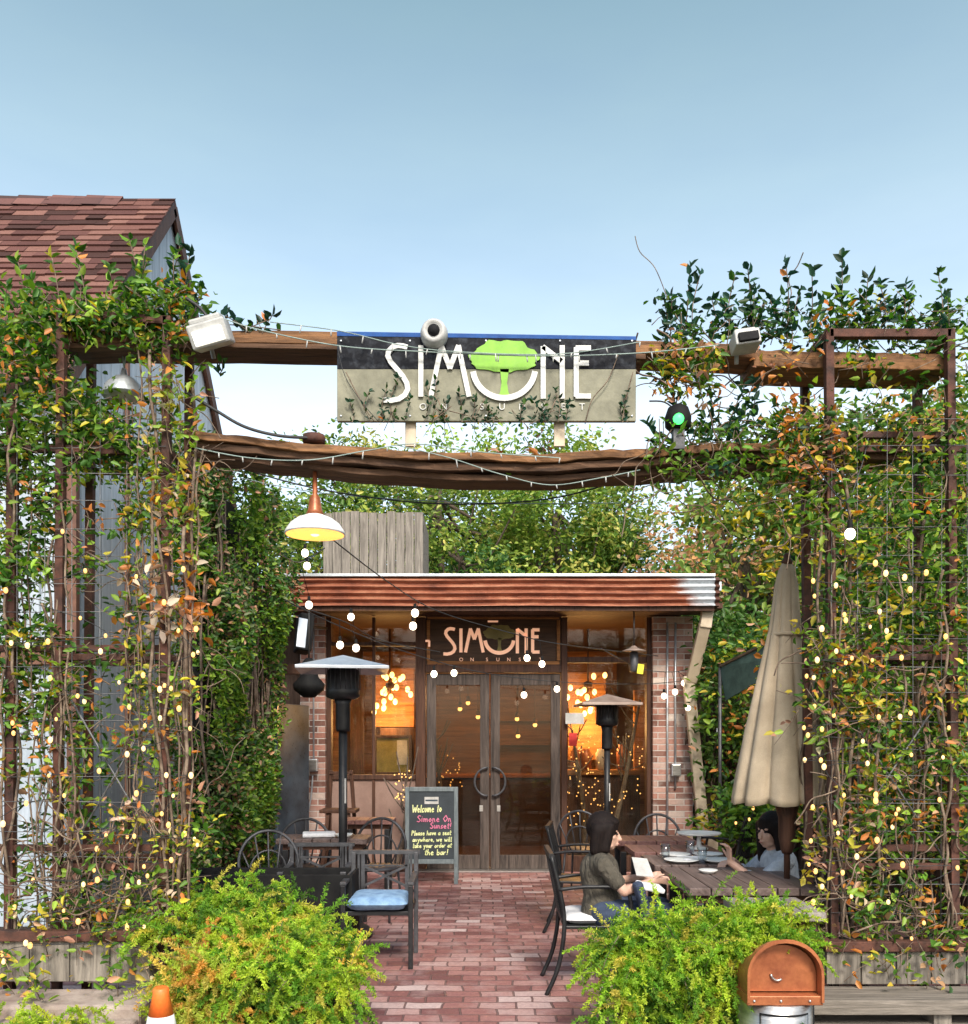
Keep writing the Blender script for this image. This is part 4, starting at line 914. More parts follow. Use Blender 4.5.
# chalkboard
Yc = 9.9
def cxp(px): return (px-CX)*Yc/F
def czp(py): return EYE+(HY-py)*Yc/F
t = thing('chalkboard_sign','A-frame chalkboard with a chalk welcome message standing by the doors','chalkboard',(cxp(431),Yc,0))
xl, xr, zt, zb = cxp(405), cxp(458), czp(787), czp(864)
q = MB(); q.box(xl+.04,xr-.04,Yc+.012,Yc+.03,zb+.03,zt-.03); q.build('board','slate',t)
q = MB(); q.box(xl,xl+.045,Yc,Yc+.04,.0,zt); q.box(xr-.045,xr,Yc,Yc+.04,0,zt); q.box(xl+.046,xr-.046,Yc+.001,Yc+.039,zt-.05,zt); q.box(xl+.046,xr-.046,Yc+.001,Yc+.039,zb,zb+.05); q.build('frame','slateframe',t,.005)
q = MB(); q.bar((xl+.02,Yc+.045,zt-.04),(xl+.02,Yc+.4,0),.035,.03); q.bar((xr-.02,Yc+.045,zt-.04),(xr-.02,Yc+.4,0),.035,.03); q.build('back_leg','slateframe',t)
q = MB(); a, b_ = (cxp(424.5),czp(804)), (cxp(438.5),czp(797)); q.box(a[0],b_[0],Yc+.006,Yc+.0115,a[1],b_[1]); q.build('logo_card','paper',t)
q = MB(); q.box(a[0]+.01,b_[0]-.01,Yc+.003,Yc+.0055,czp(801.2),czp(799.6)); q.build('logo_bar','bluedoor',t)
GL = {'W':(1,[[(0,1),(.25,0),(.5,.7),(.75,0),(1,1)]]),'P':(.6,[[(0,0),(0,1),(.5,.9),(.5,.6),(0,.5)]]),'S':(.6,[[(.5,.9),(.2,1),(0,.75),(.5,.3),(.3,0),(0,.1)]]),'O':(.7,[[(.3,0),(0,.5),(.3,1),(.6,.5),(.3,0)]]),
'e':(.5,[[(0,.3),(.4,.32),(.2,.55),(0,.3),(.2,0),(.45,.1)]]),'l':(.25,[[(.1,1),(.05,0),(.2,.05)]]),'c':(.45,[[(.4,.5),(.1,.5),(0,.2),(.2,0),(.4,.1)]]),'o':(.5,[[(.2,0),(0,.28),(.2,.55),(.4,.28),(.2,0)]]),
'm':(.75,[[(0,0),(0,.55)],[(0,.4),(.2,.55),(.3,0)],[(.3,.4),(.5,.55),(.6,0)]]),'t':(.4,[[(.2,.9),(.15,.05),(.35,0)],[(0,.6),(.4,.62)]]),'i':(.2,[[(.05,.55),(.05,0)],[(.05,.75),(.06,.8)]]),'n':(.5,[[(0,0),(0,.55)],[(0,.4),(.2,.55),(.38,0)]]),
'u':(.5,[[(0,.55),(.05,.05),(.3,.05),(.38,.55)],[(.38,.55),(.42,0)]]),'s':(.4,[[(.35,.5),(.1,.55),(.05,.35),(.3,.2),(.2,0),(0,.05)]]),'!':(.25,[[(.1,1),(.08,.3)],[(.08,.06),(.09,.0)]]),'a':(.5,[[(.38,.5),(.1,.5),(0,.15),(.2,0),(.38,.4)],[(.38,.55),(.42,0)]]),
'h':(.5,[[(0,1),(0,0)],[(0,.4),(.25,.5),(.38,0)]]),'v':(.45,[[(0,.55),(.2,0),(.38,.55)]]),'k':(.5,[[(0,1),(0,0)],[(.35,.55),(.05,.25),(.4,0)]]),'y':(.5,[[(0,.55),(.2,.1)],[(.4,.55),(.1,-.4)]]),'r':(.4,[[(0,.55),(0,0)],[(0,.35),(.3,.55)]]),
'w':(.7,[[(0,.55),(.15,0),(.3,.4),(.45,0),(.6,.55)]]),'d':(.5,[[(.4,1),(.4,0)],[(.4,.45),(.1,.5),(0,.2),(.2,0),(.4,.15)]]),'b':(.5,[[(0,1),(0,0)],[(0,.4),(.3,.5),(.4,.2),(.2,0),(0,.1)]]),'f':(.4,[[(.4,.9),(.2,1),(.15,0)],[(0,.55),(.35,.55)]]),'&':(.6,[[(.5,0),(.1,.8),(.3,1),(.4,.7),(0,.3),(.2,0),(.5,.3)]]),',':(.2,[[(.1,.1),(.05,-.15)]]),' ':(.4,[])}
rl = random.Random(3)
def chalk(s, px, py, h, mat, w_=.009, pw=40):
    q = MB(); x = cxp(px); z = czp(py); tw = sum(GL[c][0]+.1 for c in s)*h; kx = min(1,(cxp(min(px+pw,452))-x)/tw)
    for ch in s:
        adv, st = GL[ch]
        for ln in st: q.ribbon([(x+(a*kx+.12*b_)*h+rl.uniform(-.002,.002), z+b_*h+rl.uniform(-.002,.002)) for a,b_ in ln], w_, Yc+.0035, Yc+.0115)
        x += (adv+.1)*h*kx; z += rl.uniform(-.0005,.0012)
    q.build('chalk_line',mat,t)
chalk('Welcome to', 412, 812.5, .082, 'chalky', .011, 30); chalk('Simone On', 417, 822, .07, 'chalkp'); chalk('Sunset!', 430, 828.5, .062, 'chalkp')
chalk('Please have a seat', 411.5, 835.5, .05, 'chalky', .0085); chalk('anywhere, we will', 412.5, 841.8, .05, 'chalky', .0085); chalk('take your order at', 412.5, 848, .05, 'chalky', .0085); chalk('the bar!', 424.5, 855, .062, 'chalky', .0095)
# chalkboard text needs letters present only; umbrella next
Yu = 5.5; ux = (787-CX)*Yu/F; zt = EYE+(HY-563)*Yu/F; zb = EYE+(HY-803)*Yu/F
t = thing('patio_umbrella','closed beige canvas patio umbrella standing through the plank table','umbrella',(ux,Yu,0))
q = MB(); nseg = 144; prof = []; H_ = zt-zb
rows = [(0,.03),(.03,.05),(.09,.07),(.28,.1),(.30,.108),(.5,.165),(.7,.225),(.88,.27),(.97,.29),(1,.292)]
vs = []
for fr_i, (f_, r_) in enumerate(rows):
    for k in range(nseg):
        a = 2*math.pi*k/nseg; fold_ = abs(math.sin(a*4.5+.4*math.sin(a*2))); amp = .3 if f_ > .31 else .22
        rr = r_*(1-amp*(1-fold_**.45)*min(1,f_*3+.3)) + .006*math.sin(a*17+f_*9)*f_
        drop = .018*(fold_-.5) if f_ >= .97 else 0
        vs.append((ux+rr*math.cos(a+f_*.1)-.05*f_, Yu+rr*.8*math.sin(a+f_*.1), zt-f_*H_-drop))
nr = len(rows); fs = [(i*nseg+k,(i+1)*nseg+k,(i+1)*nseg+(k+1)%nseg,i*nseg+(k+1)%nseg) for i in range(nr-1) for k in range(nseg)]; fs.append(tuple(range(nseg)))
q.add(vs, fs, True); cn = q.build('canopy','tan',t)
sm_ = cn.modifiers.new('thick','SOLIDIFY'); sm_.thickness = .006
q = MB(); q.lathe((ux,Yu,zt-.3*H_), [(.108,-.01),(.112,.0),(.108,.01)], 32); q.build('tie_strap','tan',cn)
q = MB(); q.lathe((ux,Yu,zt), [(.03,-.01),(.035,.01),(.02,.03),(.022,.05),(.01,.06)], 16); q.build('finial','frame_wood',t)
q = MB(); q.tube([(ux,Yu,.05),(ux,Yu,zt-.02)], .019, 12); q.build('pole','frame_wood',t)
q = MB(); q.lathe((ux,Yu,0), [(.028,.9),(.036,.92),(.05,1.0),(.052,1.12),(.085,1.24)], 20); q.build('inner_flap','frame_wood',t)
q = MB(); q.lathe((ux,Yu,0), [(.22,.0),(.22,.05),(.05,.07),(.04,.16),(.025,.16)], 24); q.build('base','black',t)
# leaning metal door and posts by left pier
t = thing('open_metal_gate','blue grey glossy metal gate leaf standing open beside the left brick pier','gate',(-2.05,9.9,0))
q = MB(); a, b_ = P(276,872,9.5), P(309,872,10.2); 
q.bar((a.x,a.y,.02),(a.x,a.y,1.98),.04,.04,(0,1,0)); q.add([(a.x,a.y,.02),(b_.x,b_.y,.02),(b_.x,b_.y,1.98),(a.x,a.y,1.98),(a.x-.02,a.y+.04,.02),(b_.x-.02,b_.y+.04,.02),(b_.x-.02,b_.y+.04,1.98),(a.x-.02,a.y+.04,1.98)],[(0,1,2,3),(7,6,5,4),(0,4,5,1),(1,5,6,2),(2,6,7,3),(3,7,4,0)]); q.build('leaf_panel','bluedoor',t,.004)
q = MB(); q.box(b_.x-.1,b_.x-.07,b_.y-.16,b_.y-.1,.95,1.15); q.build('handle','steel',t)
t = thing('wooden_doorway','weathered brown timber doorway at the end of the ivy wall','doorway',(-2.3,9.6,0))
for px0,px1,mt in ((248,256,'grey_wood_z'),(258,266,'frame_wood'),(267,273,'cream')):
    q = MB(); q.box((px0-CX)*9.7/F,(px1-CX)*9.7/F,9.7,9.8,0,2.3); q.build('jamb',mt,t,.004)
q = MB(); q.box((246-CX)*9.7/F,(300-CX)*9.7/F,9.66,9.82,2.302,2.4); q.build('lintel','frame_wood',t)
# wall lamps on left
p = P(309,690,9.6); t = thing('bell_lamp','black bell shaped lamp hanging beside the left brick pier','hanging lamp',p)
q = MB(); q.lathe(p, [(.06,-.08),(.16,-.0),(.17,.06),(.1,.14),(.07,.3),(.03,.34)], 24); q.build('shade','blackmat',t); q = MB(); q.tube([p+Vector((0,0,.33)),(p.x,p.y,3.1)], .01, 6); q.build('cord','cable',t)
p = P(304,634,9.8); t = thing('wall_speaker','tilted black speaker with a pale grille under the left eave','speaker',p)
q = MB(); q.obox(p,(.16,.2,.42),(R(-10),R(8),R(25))); q.build('body','blackmat',t,.02); q = MB(); q.obox(p+Vector((-.0,-.11,0)),(.1,.012,.33),(R(-10),R(8),R(25))); q.build('grille','pale_metal',t,.005)
q = MB(); q.bar(p+Vector((0,.08,.1)),(p.x+.05,FY+.1,p.z+.2),.03); q.build('bracket','black',t)
# bug zapper style lantern right window
p = P(634,665,10.3); t = thing('cage_lantern','slim hanging cage lantern with a small shade under the right eave','lantern',p)
q = MB(); q.lathe(p, [(.045,-.08),(.05,-.07),(.05,.14),(.04,.15)], 16); q.build('body','iron',t)
q = MB(); q.lathe(p, [(.14,.155),(.13,.165),(.05,.19),(.02,.22)], 24); q.build('shade','heater2',t); q = MB(); q.tube([p+Vector((0,0,.2)),(p.x,p.y,3.09)], .008, 6); q.build('cord','cable',t)
q = MB(); q.obox(P(640.5,669,10.22),(.07,.006,.11),(0,R(8),0)); tag(q.build('yellow_tag','yellow'),'bright yellow tag dangling beside the cage lantern','tag')
# security spotlights on pier right? small wall lamp
# dark fence behind right side
def fence(x0,y0,x1,y1,h,lab,mat='darkfence'):
    t = thing('board_fence', lab, 'fence', ((x0+x1)/2,(y0+y1)/2,0)); L = math.hypot(x1-x0,y1-y0); n = int(L/.145); ang = math.atan2(y1-y0,x1-x0)
    q = MB()
    for k in range(n):
        f_ = (k+.5)/n; q.obox((x0+(x1-x0)*f_,y0+(y1-y0)*f_,h/2-random.uniform(0,.02)),(.135,.02,h),(0,0,ang))
    q.build('boards',mat,t,.002)
    q = MB()
    for z in (.4,h-.3): q.obox(((x0+x1)/2,(y0+y1)/2+.035,z),(L,.04,.09),(0,0,ang))
    q.build('rail',mat,t)
    for f_ in (0,.33,.66,1):
        q = MB(); q.obox((x0+(x1-x0)*f_,y0+(y1-y0)*f_+.07,h/2),(.09,.09,h),(0,0,ang)); q.build('post',mat,t)
    return t
fence(2.45,11.2,6.5,11.2,2.2,'dark board fence behind the terrace right of the building')
fence(3.7,5.2,3.9,11.0,2.1,'dark board fence along the right side of the terrace')
# shade cloth
t = thing('shade_awning','dark green shade cloth slung above the fence beside the umbrella','awning',P(770,640,9.5))
q = MB(); a,b_,c_,d = P(720,668,10.0),P(808,625,8.6),P(812,650,8.5),P(726,700,9.9); q.add([a,b_,c_,d]+[v+Vector((0,.02,-.01)) for v in (a,b_,c_,d)],[(0,1,2,3),(7,6,5,4),(0,4,5,1),(1,5,6,2),(2,6,7,3),(3,7,4,0)]); q.build('cloth','shadecloth',t)
q = MB(); q.tube([a+Vector((0,0,.02)),b_+Vector((0,0,.02))],.02,8); q.build('rod','iron',t)
q = MB(); q.tube([(a.x,a.y,0),(a.x,a.y,a.z)],.02,8); q.build('post','iron',t); q = MB(); q.tube([(b_.x,b_.y,0),(b_.x,b_.y,b_.z)],.02,8); q.build('post','iron',t)
# leaning black chair near the right fence
def slat_chair():
    t = thing('black_slat_chair','x','patio chair',(0,0,0),'black slatted metal chairs')
    for sy_ in (-1,1):
        q = MB(); q.tube(spline([(-.3,sy_*.23,.87),(-.22,sy_*.23,.5),(-.25,sy_*.23,.2),(-.33,sy_*.23,0)]), .014, 6); q.build('leg','black',t)
        q = MB(); q.tube(spline([(.2,sy_*.23,.43),(.23,sy_*.23,.2),(.25,sy_*.23,0)]), .014, 6); q.build('leg','black',t)
        q = MB(); q.tube(spline([(-.25,sy_*.235,.66),(-.05,sy_*.25,.68),(.17,sy_*.25,.65),(.2,sy_*.24,.43)]), .013, 6); q.build('arm','black',t)
    q = MB(); q.box(-.22,.22,-.22,.22,.41,.43); q.build('seat','black',t,.005)
    q = MB()
    for k in range(7): y_ = -.18+k*.06; q.bar((-.22,y_,.45),(-.3,y_,.85),.02,.01)
    q.bar((-.3,-.24,.87),(-.3,.24,.87),.03,.03); q.bar((-.225,-.23,.47),(-.225,.23,.47),.02,.02); q.build('backrest','black',t)
    return t
sc1 = slat_chair(); sc1.location = (.72,5.85,0); sc1['label'] = 'black slatted chair the woman in olive grey sits on'
dup(sc1,(2.14,6.05,0),R(180),'black slatted chair the woman in pale blue sits on')
dup(sc1,(.85,7.6,0),R(-8),'empty black slatted chair pulled up behind the seated woman')
dup(sc1,(2.25,8.6,0),R(150),'empty black slatted chair in front of the downspout')
cushion((.72,5.85,.432),.42,.42,.06,'pale cushion under the woman in olive grey','cloth_white')
# ================================================================== people
def capsule(q, a, b, ra, rb, seg=12):
    q.tube([a,b],[ra,rb],seg); q.ball(a,ra,seg,8); q.ball(b,rb,seg,8)
def remesh(q, name, mat, parent, vox=.007, smooth=6):
    o = q.build('tmp_'+name, mat, parent); m = o.modifiers.new('r','REMESH'); m.mode='VOXEL'; m.voxel_size = vox; m.use_smooth_shade = True
    s_ = o.modifiers.new('s','SMOOTH'); s_.iterations = smooth; s_.factor = .5
    dg = bpy.context.evaluated_depsgraph_get(); me = bpy.data.meshes.new_from_object(o.evaluated_get(dg)); me.name = name
    n = bpy.data.objects.new(name, me); COL.objects.link(n); n.parent = parent; ORG[n.name] = ORG[parent.name] if parent else Vector()
    if not me.materials: me.materials.append(M[mat])
    bpy.data.objects.remove(o); return n
def hand(q, w, d, up, s=1, curl=.6):
    """palm at wrist w pointing along d, back of hand facing up; four curled fingers and a thumb"""
    w = Vector(w); d = Vector(d).normalized(); up = Vector(up); side = d.cross(up).normalized(); up = side.cross(d).normalized()
    c0 = w+d*.045*s
    for k in (-1.2,-.4,.4,1.2): capsule(q, w+side*.008*k*s, w+d*.08*s+side*.017*k*s, .013*s, .0115*s, 8)
    for k, L in zip((-1.5,-.5,.5,1.5),(.055,.07,.075,.066)):
        p0 = w+d*.085*s+side*.0175*k*s; p1 = p0+(d*math.cos(curl*.6)-up*math.sin(curl*.6))*L*.5*s; p2 = p1+(d*math.cos(curl*1.7)-up*math.sin(curl*1.7))*L*.5*s
        capsule(q, p0, p1, .009*s, .008*s, 8); capsule(q, p1, p2, .008*s, .0065*s, 8)
    t0 = w+d*.03*s+side*.022*s; t1 = t0+(side*.7+d*.7-up*.2).normalized()*.04*s; t2 = t1+(side*.2+d*.9-up*.4).normalized()*.03*s
    capsule(q, t0, t1, .012*s, .0095*s, 8); capsule(q, t1, t2, .0095*s, .0075*s, 8)
def head(q, c, fwd, s=1, tilt=0):
    c = Vector(c); f = Vector(fwd).normalized(); u = Vector((0,0,1)); u = (u+f*tilt).normalized(); f = (f-u*f.dot(u)).normalized(); r = f.cross(u)
    rot = Matrix((f, r, u)).transposed()
    L = lambda a,b_,c_: c+f*a*s+r*b_*s+u*c_*s
    q.ball(L(-.012,0,.03), .092*s, 24, 16, (1.02,.82,.95), rot)      # skull
    q.ball(L(.028,0,-.035), .064*s, 20, 14, (.92,.84,1.12), rot)     # face
    q.ball(L(.045,0,-.088), .027*s, 14, 10, (1,1.15,.85), rot)       # chin
    for sd in (-1,1):
        q.ball(L(.03,sd*.032,-.078), .026*s, 12, 8, (1.2,.8,.8), rot)
        q.ball(L(.055,sd*.034,-.025), .022*s, 12, 8, (.9,1,.8), rot)
        q.ball(L(-.005,sd*.077,-.02), .018*s, 10, 8, (.8,.35,1.5), rot)
        q.ball(L(.072,sd*.028,.018), .013*s, 10, 8, (.7,1.6,.5), rot)
    q.tube([L(.078,0,.012),L(.094,0,-.018),L(.103,0,-.037)], [.008*s,.0105*s,.0125*s], 10); q.ball(L(.102,0,-.038), .0125*s, 10, 8, (1,1.15,.8), rot)
    q.ball(L(.086,0,-.064), .014*s, 10, 8, (.75,1.5,.45), rot); q.ball(L(.083,0,-.075), .013*s, 10, 8, (.75,1.3,.5), rot)
    return L, rot
def face_parts(t, L, rot, s=1):
    for sd in (-1,1):
        e = MB(); e.ball(L(.079,sd*.03,.0), .0085*s, 12, 8, (1,1.25,.75), rot); e.build('eye','eye',t)
    e = MB(); e.ball(L(.0955,0,-.066), .008*s, 12, 8, (.5,2.2,.5), rot); e.build('mouth','lips',t)
# ---- seated woman, facing +X
Y0 = 5.78; bxx = .74
wa = thing('person','woman with dark shoulder length hair in an olive grey top holding a menu','person',(bxx,Y0,0))
hp = Vector((bxx+.02,Y0,.5)); ch = Vector((bxx-.0,Y0,.76)); nk = Vector((bxx+.01,Y0,.885)); hd = Vector((bxx+.035,Y0,1.0))
q = MB()
capsule(q, hp, hp+Vector((0,0,.1)), .125, .11, 16); capsule(q, hp+Vector((0,0,.1)), ch, .105, .115, 16); capsule(q, ch+Vector((0,-.09,.04)), ch+Vector((0,.09,.04)), .07, .07)
capsule(q, nk-Vector((0,0,.06)), hd+Vector((-.01,0,-.05)), .042, .04)
Lh, rot = head(q, hd, (1,-.12,0), 1.0, .08)
arms = {}
for sd in (-1,1):
    sh_ = ch+Vector((0,sd*.155,.06)); el = Vector((bxx+.13,Y0+sd*.2,.655)); wr = Vector((bxx+.31,Y0+sd*.1,.70))
    capsule(q, sh_, el, .044, .034); capsule(q, el, wr, .033, .023); hand(q, wr, (1,-sd*.15,.12), (0,-sd*1,.5), .95, .9); arms[sd] = (sh_, el, wr)
    kn = Vector((bxx+.42,Y0+sd*.1,.5)); an = Vector((bxx+.4,Y0+sd*.1,.08))
    capsule(q, hp+Vector((0,sd*.08,-.0)), kn, .078, .055); capsule(q, kn, an, .052, .035); capsule(q, an+Vector((0,0,-.04)), an+Vector((.15,0,-.055)), .035, .028)
remesh(q, 'body', 'skin', wa, .0065, 3)
face_parts(wa, Lh, rot)
q = MB(); capsule(q, hp, hp+Vector((0,0,.1)), .14, .122, 16); capsule(q, hp+Vector((0,0,.1)), ch, .12, .128, 16); capsule(q, ch+Vector((0,-.1,.045)), ch+Vector((0,.1,.045)), .078, .078)
for sd in (-1,1): sh_, el, wr = arms[sd]; capsule(q, sh_, sh_.lerp(el,.68), .058, .052)
remesh(q, 'top', 'shirt_grey', wa, .008, 3)
q = MB()
for sd in (-1,1):
    kn = Vector((bxx+.42,Y0+sd*.1,.5)); an = Vector((bxx+.4,Y0+sd*.1,.12)); capsule(q, hp+Vector((0,sd*.08,0)), kn, .092, .068); capsule(q, kn, an, .066, .052)
remesh(q, 'trousers', 'jeans', wa, .009, 3)
q = MB(); q.ball(Lh(-.02,0,.035), .105, 24, 16, (1.0,.9,1.0), rot)
for b_ in (-.07,-.047,-.023,0,.023,.047,.07): capsule(q, Lh(-.04,b_,.02), Lh(-.05,b_*1.1,-.11), .055, .04)
for sd in (-1,1):
    for o_ in (.03,.005,-.02): capsule(q, Lh(o_,sd*.07,.045), Lh(o_-.015,sd*.082,-.1), .034, .026)
q.ball(Lh(.05,0,.072), .05, 14, 10, (.8,1.2,.6), rot); remesh(q, 'hair', 'hair', wa, .006, 14)
# menu in her hands
pm = P(643,866,Y0-.05); q = MB(); q.add([(pm.x-.05,Y0-.1,pm.z-.05),(pm.x+.06,Y0-.1,pm.z-.06),(pm.x+.05,Y0+.08,pm.z+.03),(pm.x-.05,Y0+.08,pm.z+.04)],[(0,1,2,3)]); o = q.build('menu','paper'); sm_ = o.modifiers.new('t','SOLIDIFY'); sm_.thickness=.006; tag(o,'open white menu held by the woman in olive grey','menu')
q = MB(); q.obox((pm.x+.02,Y0-.18,.68),(.16,.14,.03),(.1,.2,.1)); tag(q.build('lap_napkin','cloth_white',None,.01),'white napkin on the knees of the woman in olive grey','napkin')
q = MB(); q.bar((bxx+.2,Y0-.24,.72),(bxx+.27,Y0-.22,.5),.07,.06); hb = q.build('handbag','jeans',None,.02); tag(hb,'small navy bag on the lap of the woman with the menu','bag')
# ---- second woman, facing -X and a little toward the camera
Y1 = 6.05; bx1 = 1.98
wb = thing('person','woman with long dark hair in a pale blue shirt with one hand raised','person',(bx1,Y1,0))
hp = Vector((bx1+.02,Y1,.5)); ch = Vector((bx1-.0,Y1,.76)); nk = Vector((bx1-.03,Y1,.88)); hd = Vector((bx1-.06,Y1-.02,.985))
q = MB(); capsule(q, hp, hp+Vector((0,0,.1)), .12, .105, 16); capsule(q, hp+Vector((0,0,.1)), ch, .1, .11, 16); capsule(q, ch+Vector((0,-.09,.04)), ch+Vector((0,.09,.04)), .07, .07)
capsule(q, nk-Vector((0,0,.06)), hd+Vector((0,0,-.05)), .042, .04); Lh, rot = head(q, hd, (-1,-.55,0), 1.0, .05)
A = {}
for sd, el, wr, hd_, upv in ((-1, Vector((bx1-.2,Y1-.24,.66)), Vector((bx1-.38,Y1-.2,.8)), (-.1,-.05,1), (1,.2,0)), (1, Vector((bx1-.16,Y1+.2,.66)), Vector((bx1-.3,Y1+.02,.78)), (-.8,-.5,-.1), (0,0,1))):
    sh_ = ch+Vector((0,sd*.155,.05)); capsule(q, sh_, el, .044, .034); capsule(q, el, wr, .033, .024); hand(q, wr, hd_, upv, 1.0, .8); A[sd] = (sh_, el, wr)
for sd in (-1,1):
    kn = Vector((bx1-.42,Y1+sd*.1,.5)); an = Vector((bx1-.4,Y1+sd*.1,.08)); capsule(q, hp+Vector((0,sd*.08,0)), kn, .078, .055); capsule(q, kn, an, .052, .035); capsule(q, an+Vector((0,0,-.04)), an+Vector((-.15,0,-.055)), .035, .028)
remesh(q, 'body', 'skin', wb, .0065, 3); face_parts(wb, Lh, rot)
q = MB(); capsule(q, hp, hp+Vector((0,0,.1)), .14, .122, 16); capsule(q, hp+Vector((0,0,.1)), ch, .12, .125, 16); capsule(q, ch+Vector((0,-.1,.04)), ch+Vector((0,.1,.04)), .076, .076)
for sd in (-1,1): sh_, el, wr = A[sd]; capsule(q, sh_, el, .06, .052); capsule(q, el, el.lerp(wr,.35), .05, .045)
remesh(q, 'shirt', 'shirt_blue', wb, .008, 3)
q = MB()
for sd in (-1,1):
    kn = Vector((bx1-.42,Y1+sd*.1,.5)); an = Vector((bx1-.4,Y1+sd*.1,.12)); capsule(q, hp+Vector((0,sd*.08,0)), kn, .09, .066); capsule(q, kn, an, .064, .05)
remesh(q, 'trousers', 'jeans', wb, .009, 3)
q = MB(); q.ball(Lh(-.02,0,.032), .104, 24, 16, (1.0,.9,1.0), rot)
for b_ in (-.06,-.02,.02,.06): capsule(q, Lh(-.045,b_,.02), Lh(-.06,b_*1.2,-.24), .052, .03)
for sd in (-1,1):
    for o_ in (.02,-.005): capsule(q, Lh(o_,sd*.072,.04), Lh(o_-.02,sd*.09,-.2), .034, .026)
q.ball(Lh(.045,0,.072), .048, 14, 10, (.8,1.2,.6), rot); remesh(q, 'hair', 'hair', wb, .006, 14)
# ================================================================== vegetation
G1=(.022,.07,.01); G2=(.055,.14,.018); G3=(.13,.25,.03); G4=(.26,.39,.05); YL=(.5,.42,.05); OR=(.52,.2,.05); PK=(.5,.28,.17); DK=(.012,.04,.018); TE=(.02,.07,.04); BR=(.22,.1,.05)
PAL_L=[(3,G1),(4,G2),(3.4,G3),(2.2,G4),(.8,YL),(.5,OR)]
PAL_Y=[(1.5,G2),(2.5,G3),(3,G4),(3.4,YL),(1.8,OR),(1.4,PK),(.8,(.55,.45,.3))]
PAL_D=[(4,TE),(3,DK),(2,G1),(.5,G2),(.15,OR)]
PAL_R=[(2.4,G1),(3.4,G2),(3,G3),(2.2,G4),(1.6,YL),(1.3,OR),(.8,PK)]
PAL_O=[(1,G3),(2,YL),(3,OR),(2.5,PK)]
def clumps(n, px0, px1, py0, py1, Ya, Yb, per=12, sig=.045, pal=PAL_L, size=(.026,.07)):
    px = RNG.uniform(px0,px1,n); py = RNG.uniform(py0,py1,n); Y = RNG.uniform(Ya,Yb,n)
    per = int(per*1.45); c = np.stack([(px-CX)*Y/F, Y, EYE+(HY-py)*Y/F],1)
    p = np.repeat(c, per, 0)+RNG.normal(size=(n*per,3))*np.array([sig,sig*.8,sig*1.15])
    sz = RNG.uniform(size[0],size[1],len(p)); base = np.repeat(pick(pal,n,.2),per,0)
    col = np.where(RNG.random((len(p),1))<.6, base*(1+RNG.uniform(-.2,.2,(len(p),1))), pick(pal,len(p)))
    return p, sz, col, c
def foliage(parts, name, parent, mat='leaf', wr=.5, up=.6, dirs=None):
    p = np.concatenate([a[0] for a in parts]); s_ = np.concatenate([a[1] for a in parts]); c = np.concatenate([a[2] for a in parts])
    V, Fc, C = leaves(p, s_, c, wr=wr, up=up); return npmesh(name, V, Fc, 4, mat, parent, C)
def sprig(base, tip, n=9, size=(.045,.075), pal=PAL_D, bend=.04):
    """one upright shoot with paired leaves"""
    base = Vector(base); tip = Vector(tip); mid = base.lerp(tip,.5)+Vector((random.uniform(-bend,bend),random.uniform(-bend,bend),0))
    pts = spline([base, mid, tip], 6); P_=[]; D_=[]
    for k in range(n):
        f_ = .15+.85*k/(n-1); i = min(len(pts)-2,int(f_*(len(pts)-1))); q_ = pts[i].lerp(pts[i+1], f_*(len(pts)-1)-i)
        for s_ in (-1,1):
            a = k*2.2; d = Vector((s_*math.cos(a), s_*math.sin(a), .7)); P_.append(q_); D_.append(d)
    D_.append(Vector((0,0,1))); P_.append(tip)
    m_ = len(P_); return pts, np.array(P_), np.array(D_), RNG.uniform(size[0],size[1],m_), pick(pal,m_)
def stems(q, n, px0, px1, pyb, pyt, Ya, Yb, r=(.004,.009), wob=.05, topspread=20):
    for k in range(n):
        a = random.uniform(px0,px1); Y = random.uniform(Ya,Yb); top = random.uniform(pyt, pyt+(pyb-pyt)*.5); pts = []; x = a
        m_ = 12
        for i in range(m_+1):
            f_ = i/m_; x += random.uniform(-5,5)+(topspread*random.uniform(-.1,.1)); pts.append(P(x, pyb+(top-pyb)*f_, Y)+Vector((0,random.uniform(-wob,wob),random.uniform(-.03,.03))))
        rr = random.uniform(*r); q.tube(spline(pts,3), rr, 5)
def loops(q, n, px0, px1, py0, py1, Ya, Yb, r=(.0025,.005)):
    for k in range(n):
        x = random.uniform(px0,px1); y = random.uniform(py0,py1); Y = random.uniform(Ya,Yb); pts = []; a = random.uniform(0,6.28)
        for i in range(6):
            pts.append(P(x,y,Y+random.uniform(-.03,.03))); a += random.uniform(-.9,.9); x += 15*math.cos(a); y += 15*math.sin(a)
        q.tube(spline(pts,4), random.uniform(*r), 4)
def vine(lab, parts, q, loc, name='climbing_vine', grp='vines on the trellis towers', extra=None):
    t = thing(name, lab, 'vine', loc, grp)
    for a in parts:
        for c_ in a[3]:
            d = Vector((random.uniform(-1,1),random.uniform(-.4,.4),random.uniform(-1,1))).normalized(); c_ = Vector(c_); L_ = random.uniform(.05,.13)
            q.tube([c_-d*L_, c_+Vector((random.uniform(-.02,.02),0,random.uniform(-.02,.02))), c_+d*L_+Vector((0,0,-.02))], [.0028,.0022,.0012], 4)
    q.build('stem','vine',t)
    p = [a for a in parts]
    f_ = foliage(p, 'foliage', t)
    if extra: 
        PP = np.concatenate([e[1] for e in extra]); DD = np.concatenate([e[2] for e in extra]); SS = np.concatenate([e[3] for e in extra]); CC = np.concatenate([e[4] for e in extra])
        V, Fc, C = leaves(PP, SS, CC, dirs=DD, up=.3, wr=.55); npmesh('sprig_leaves', V, Fc, 4, 'leaf', t, C)
    return t
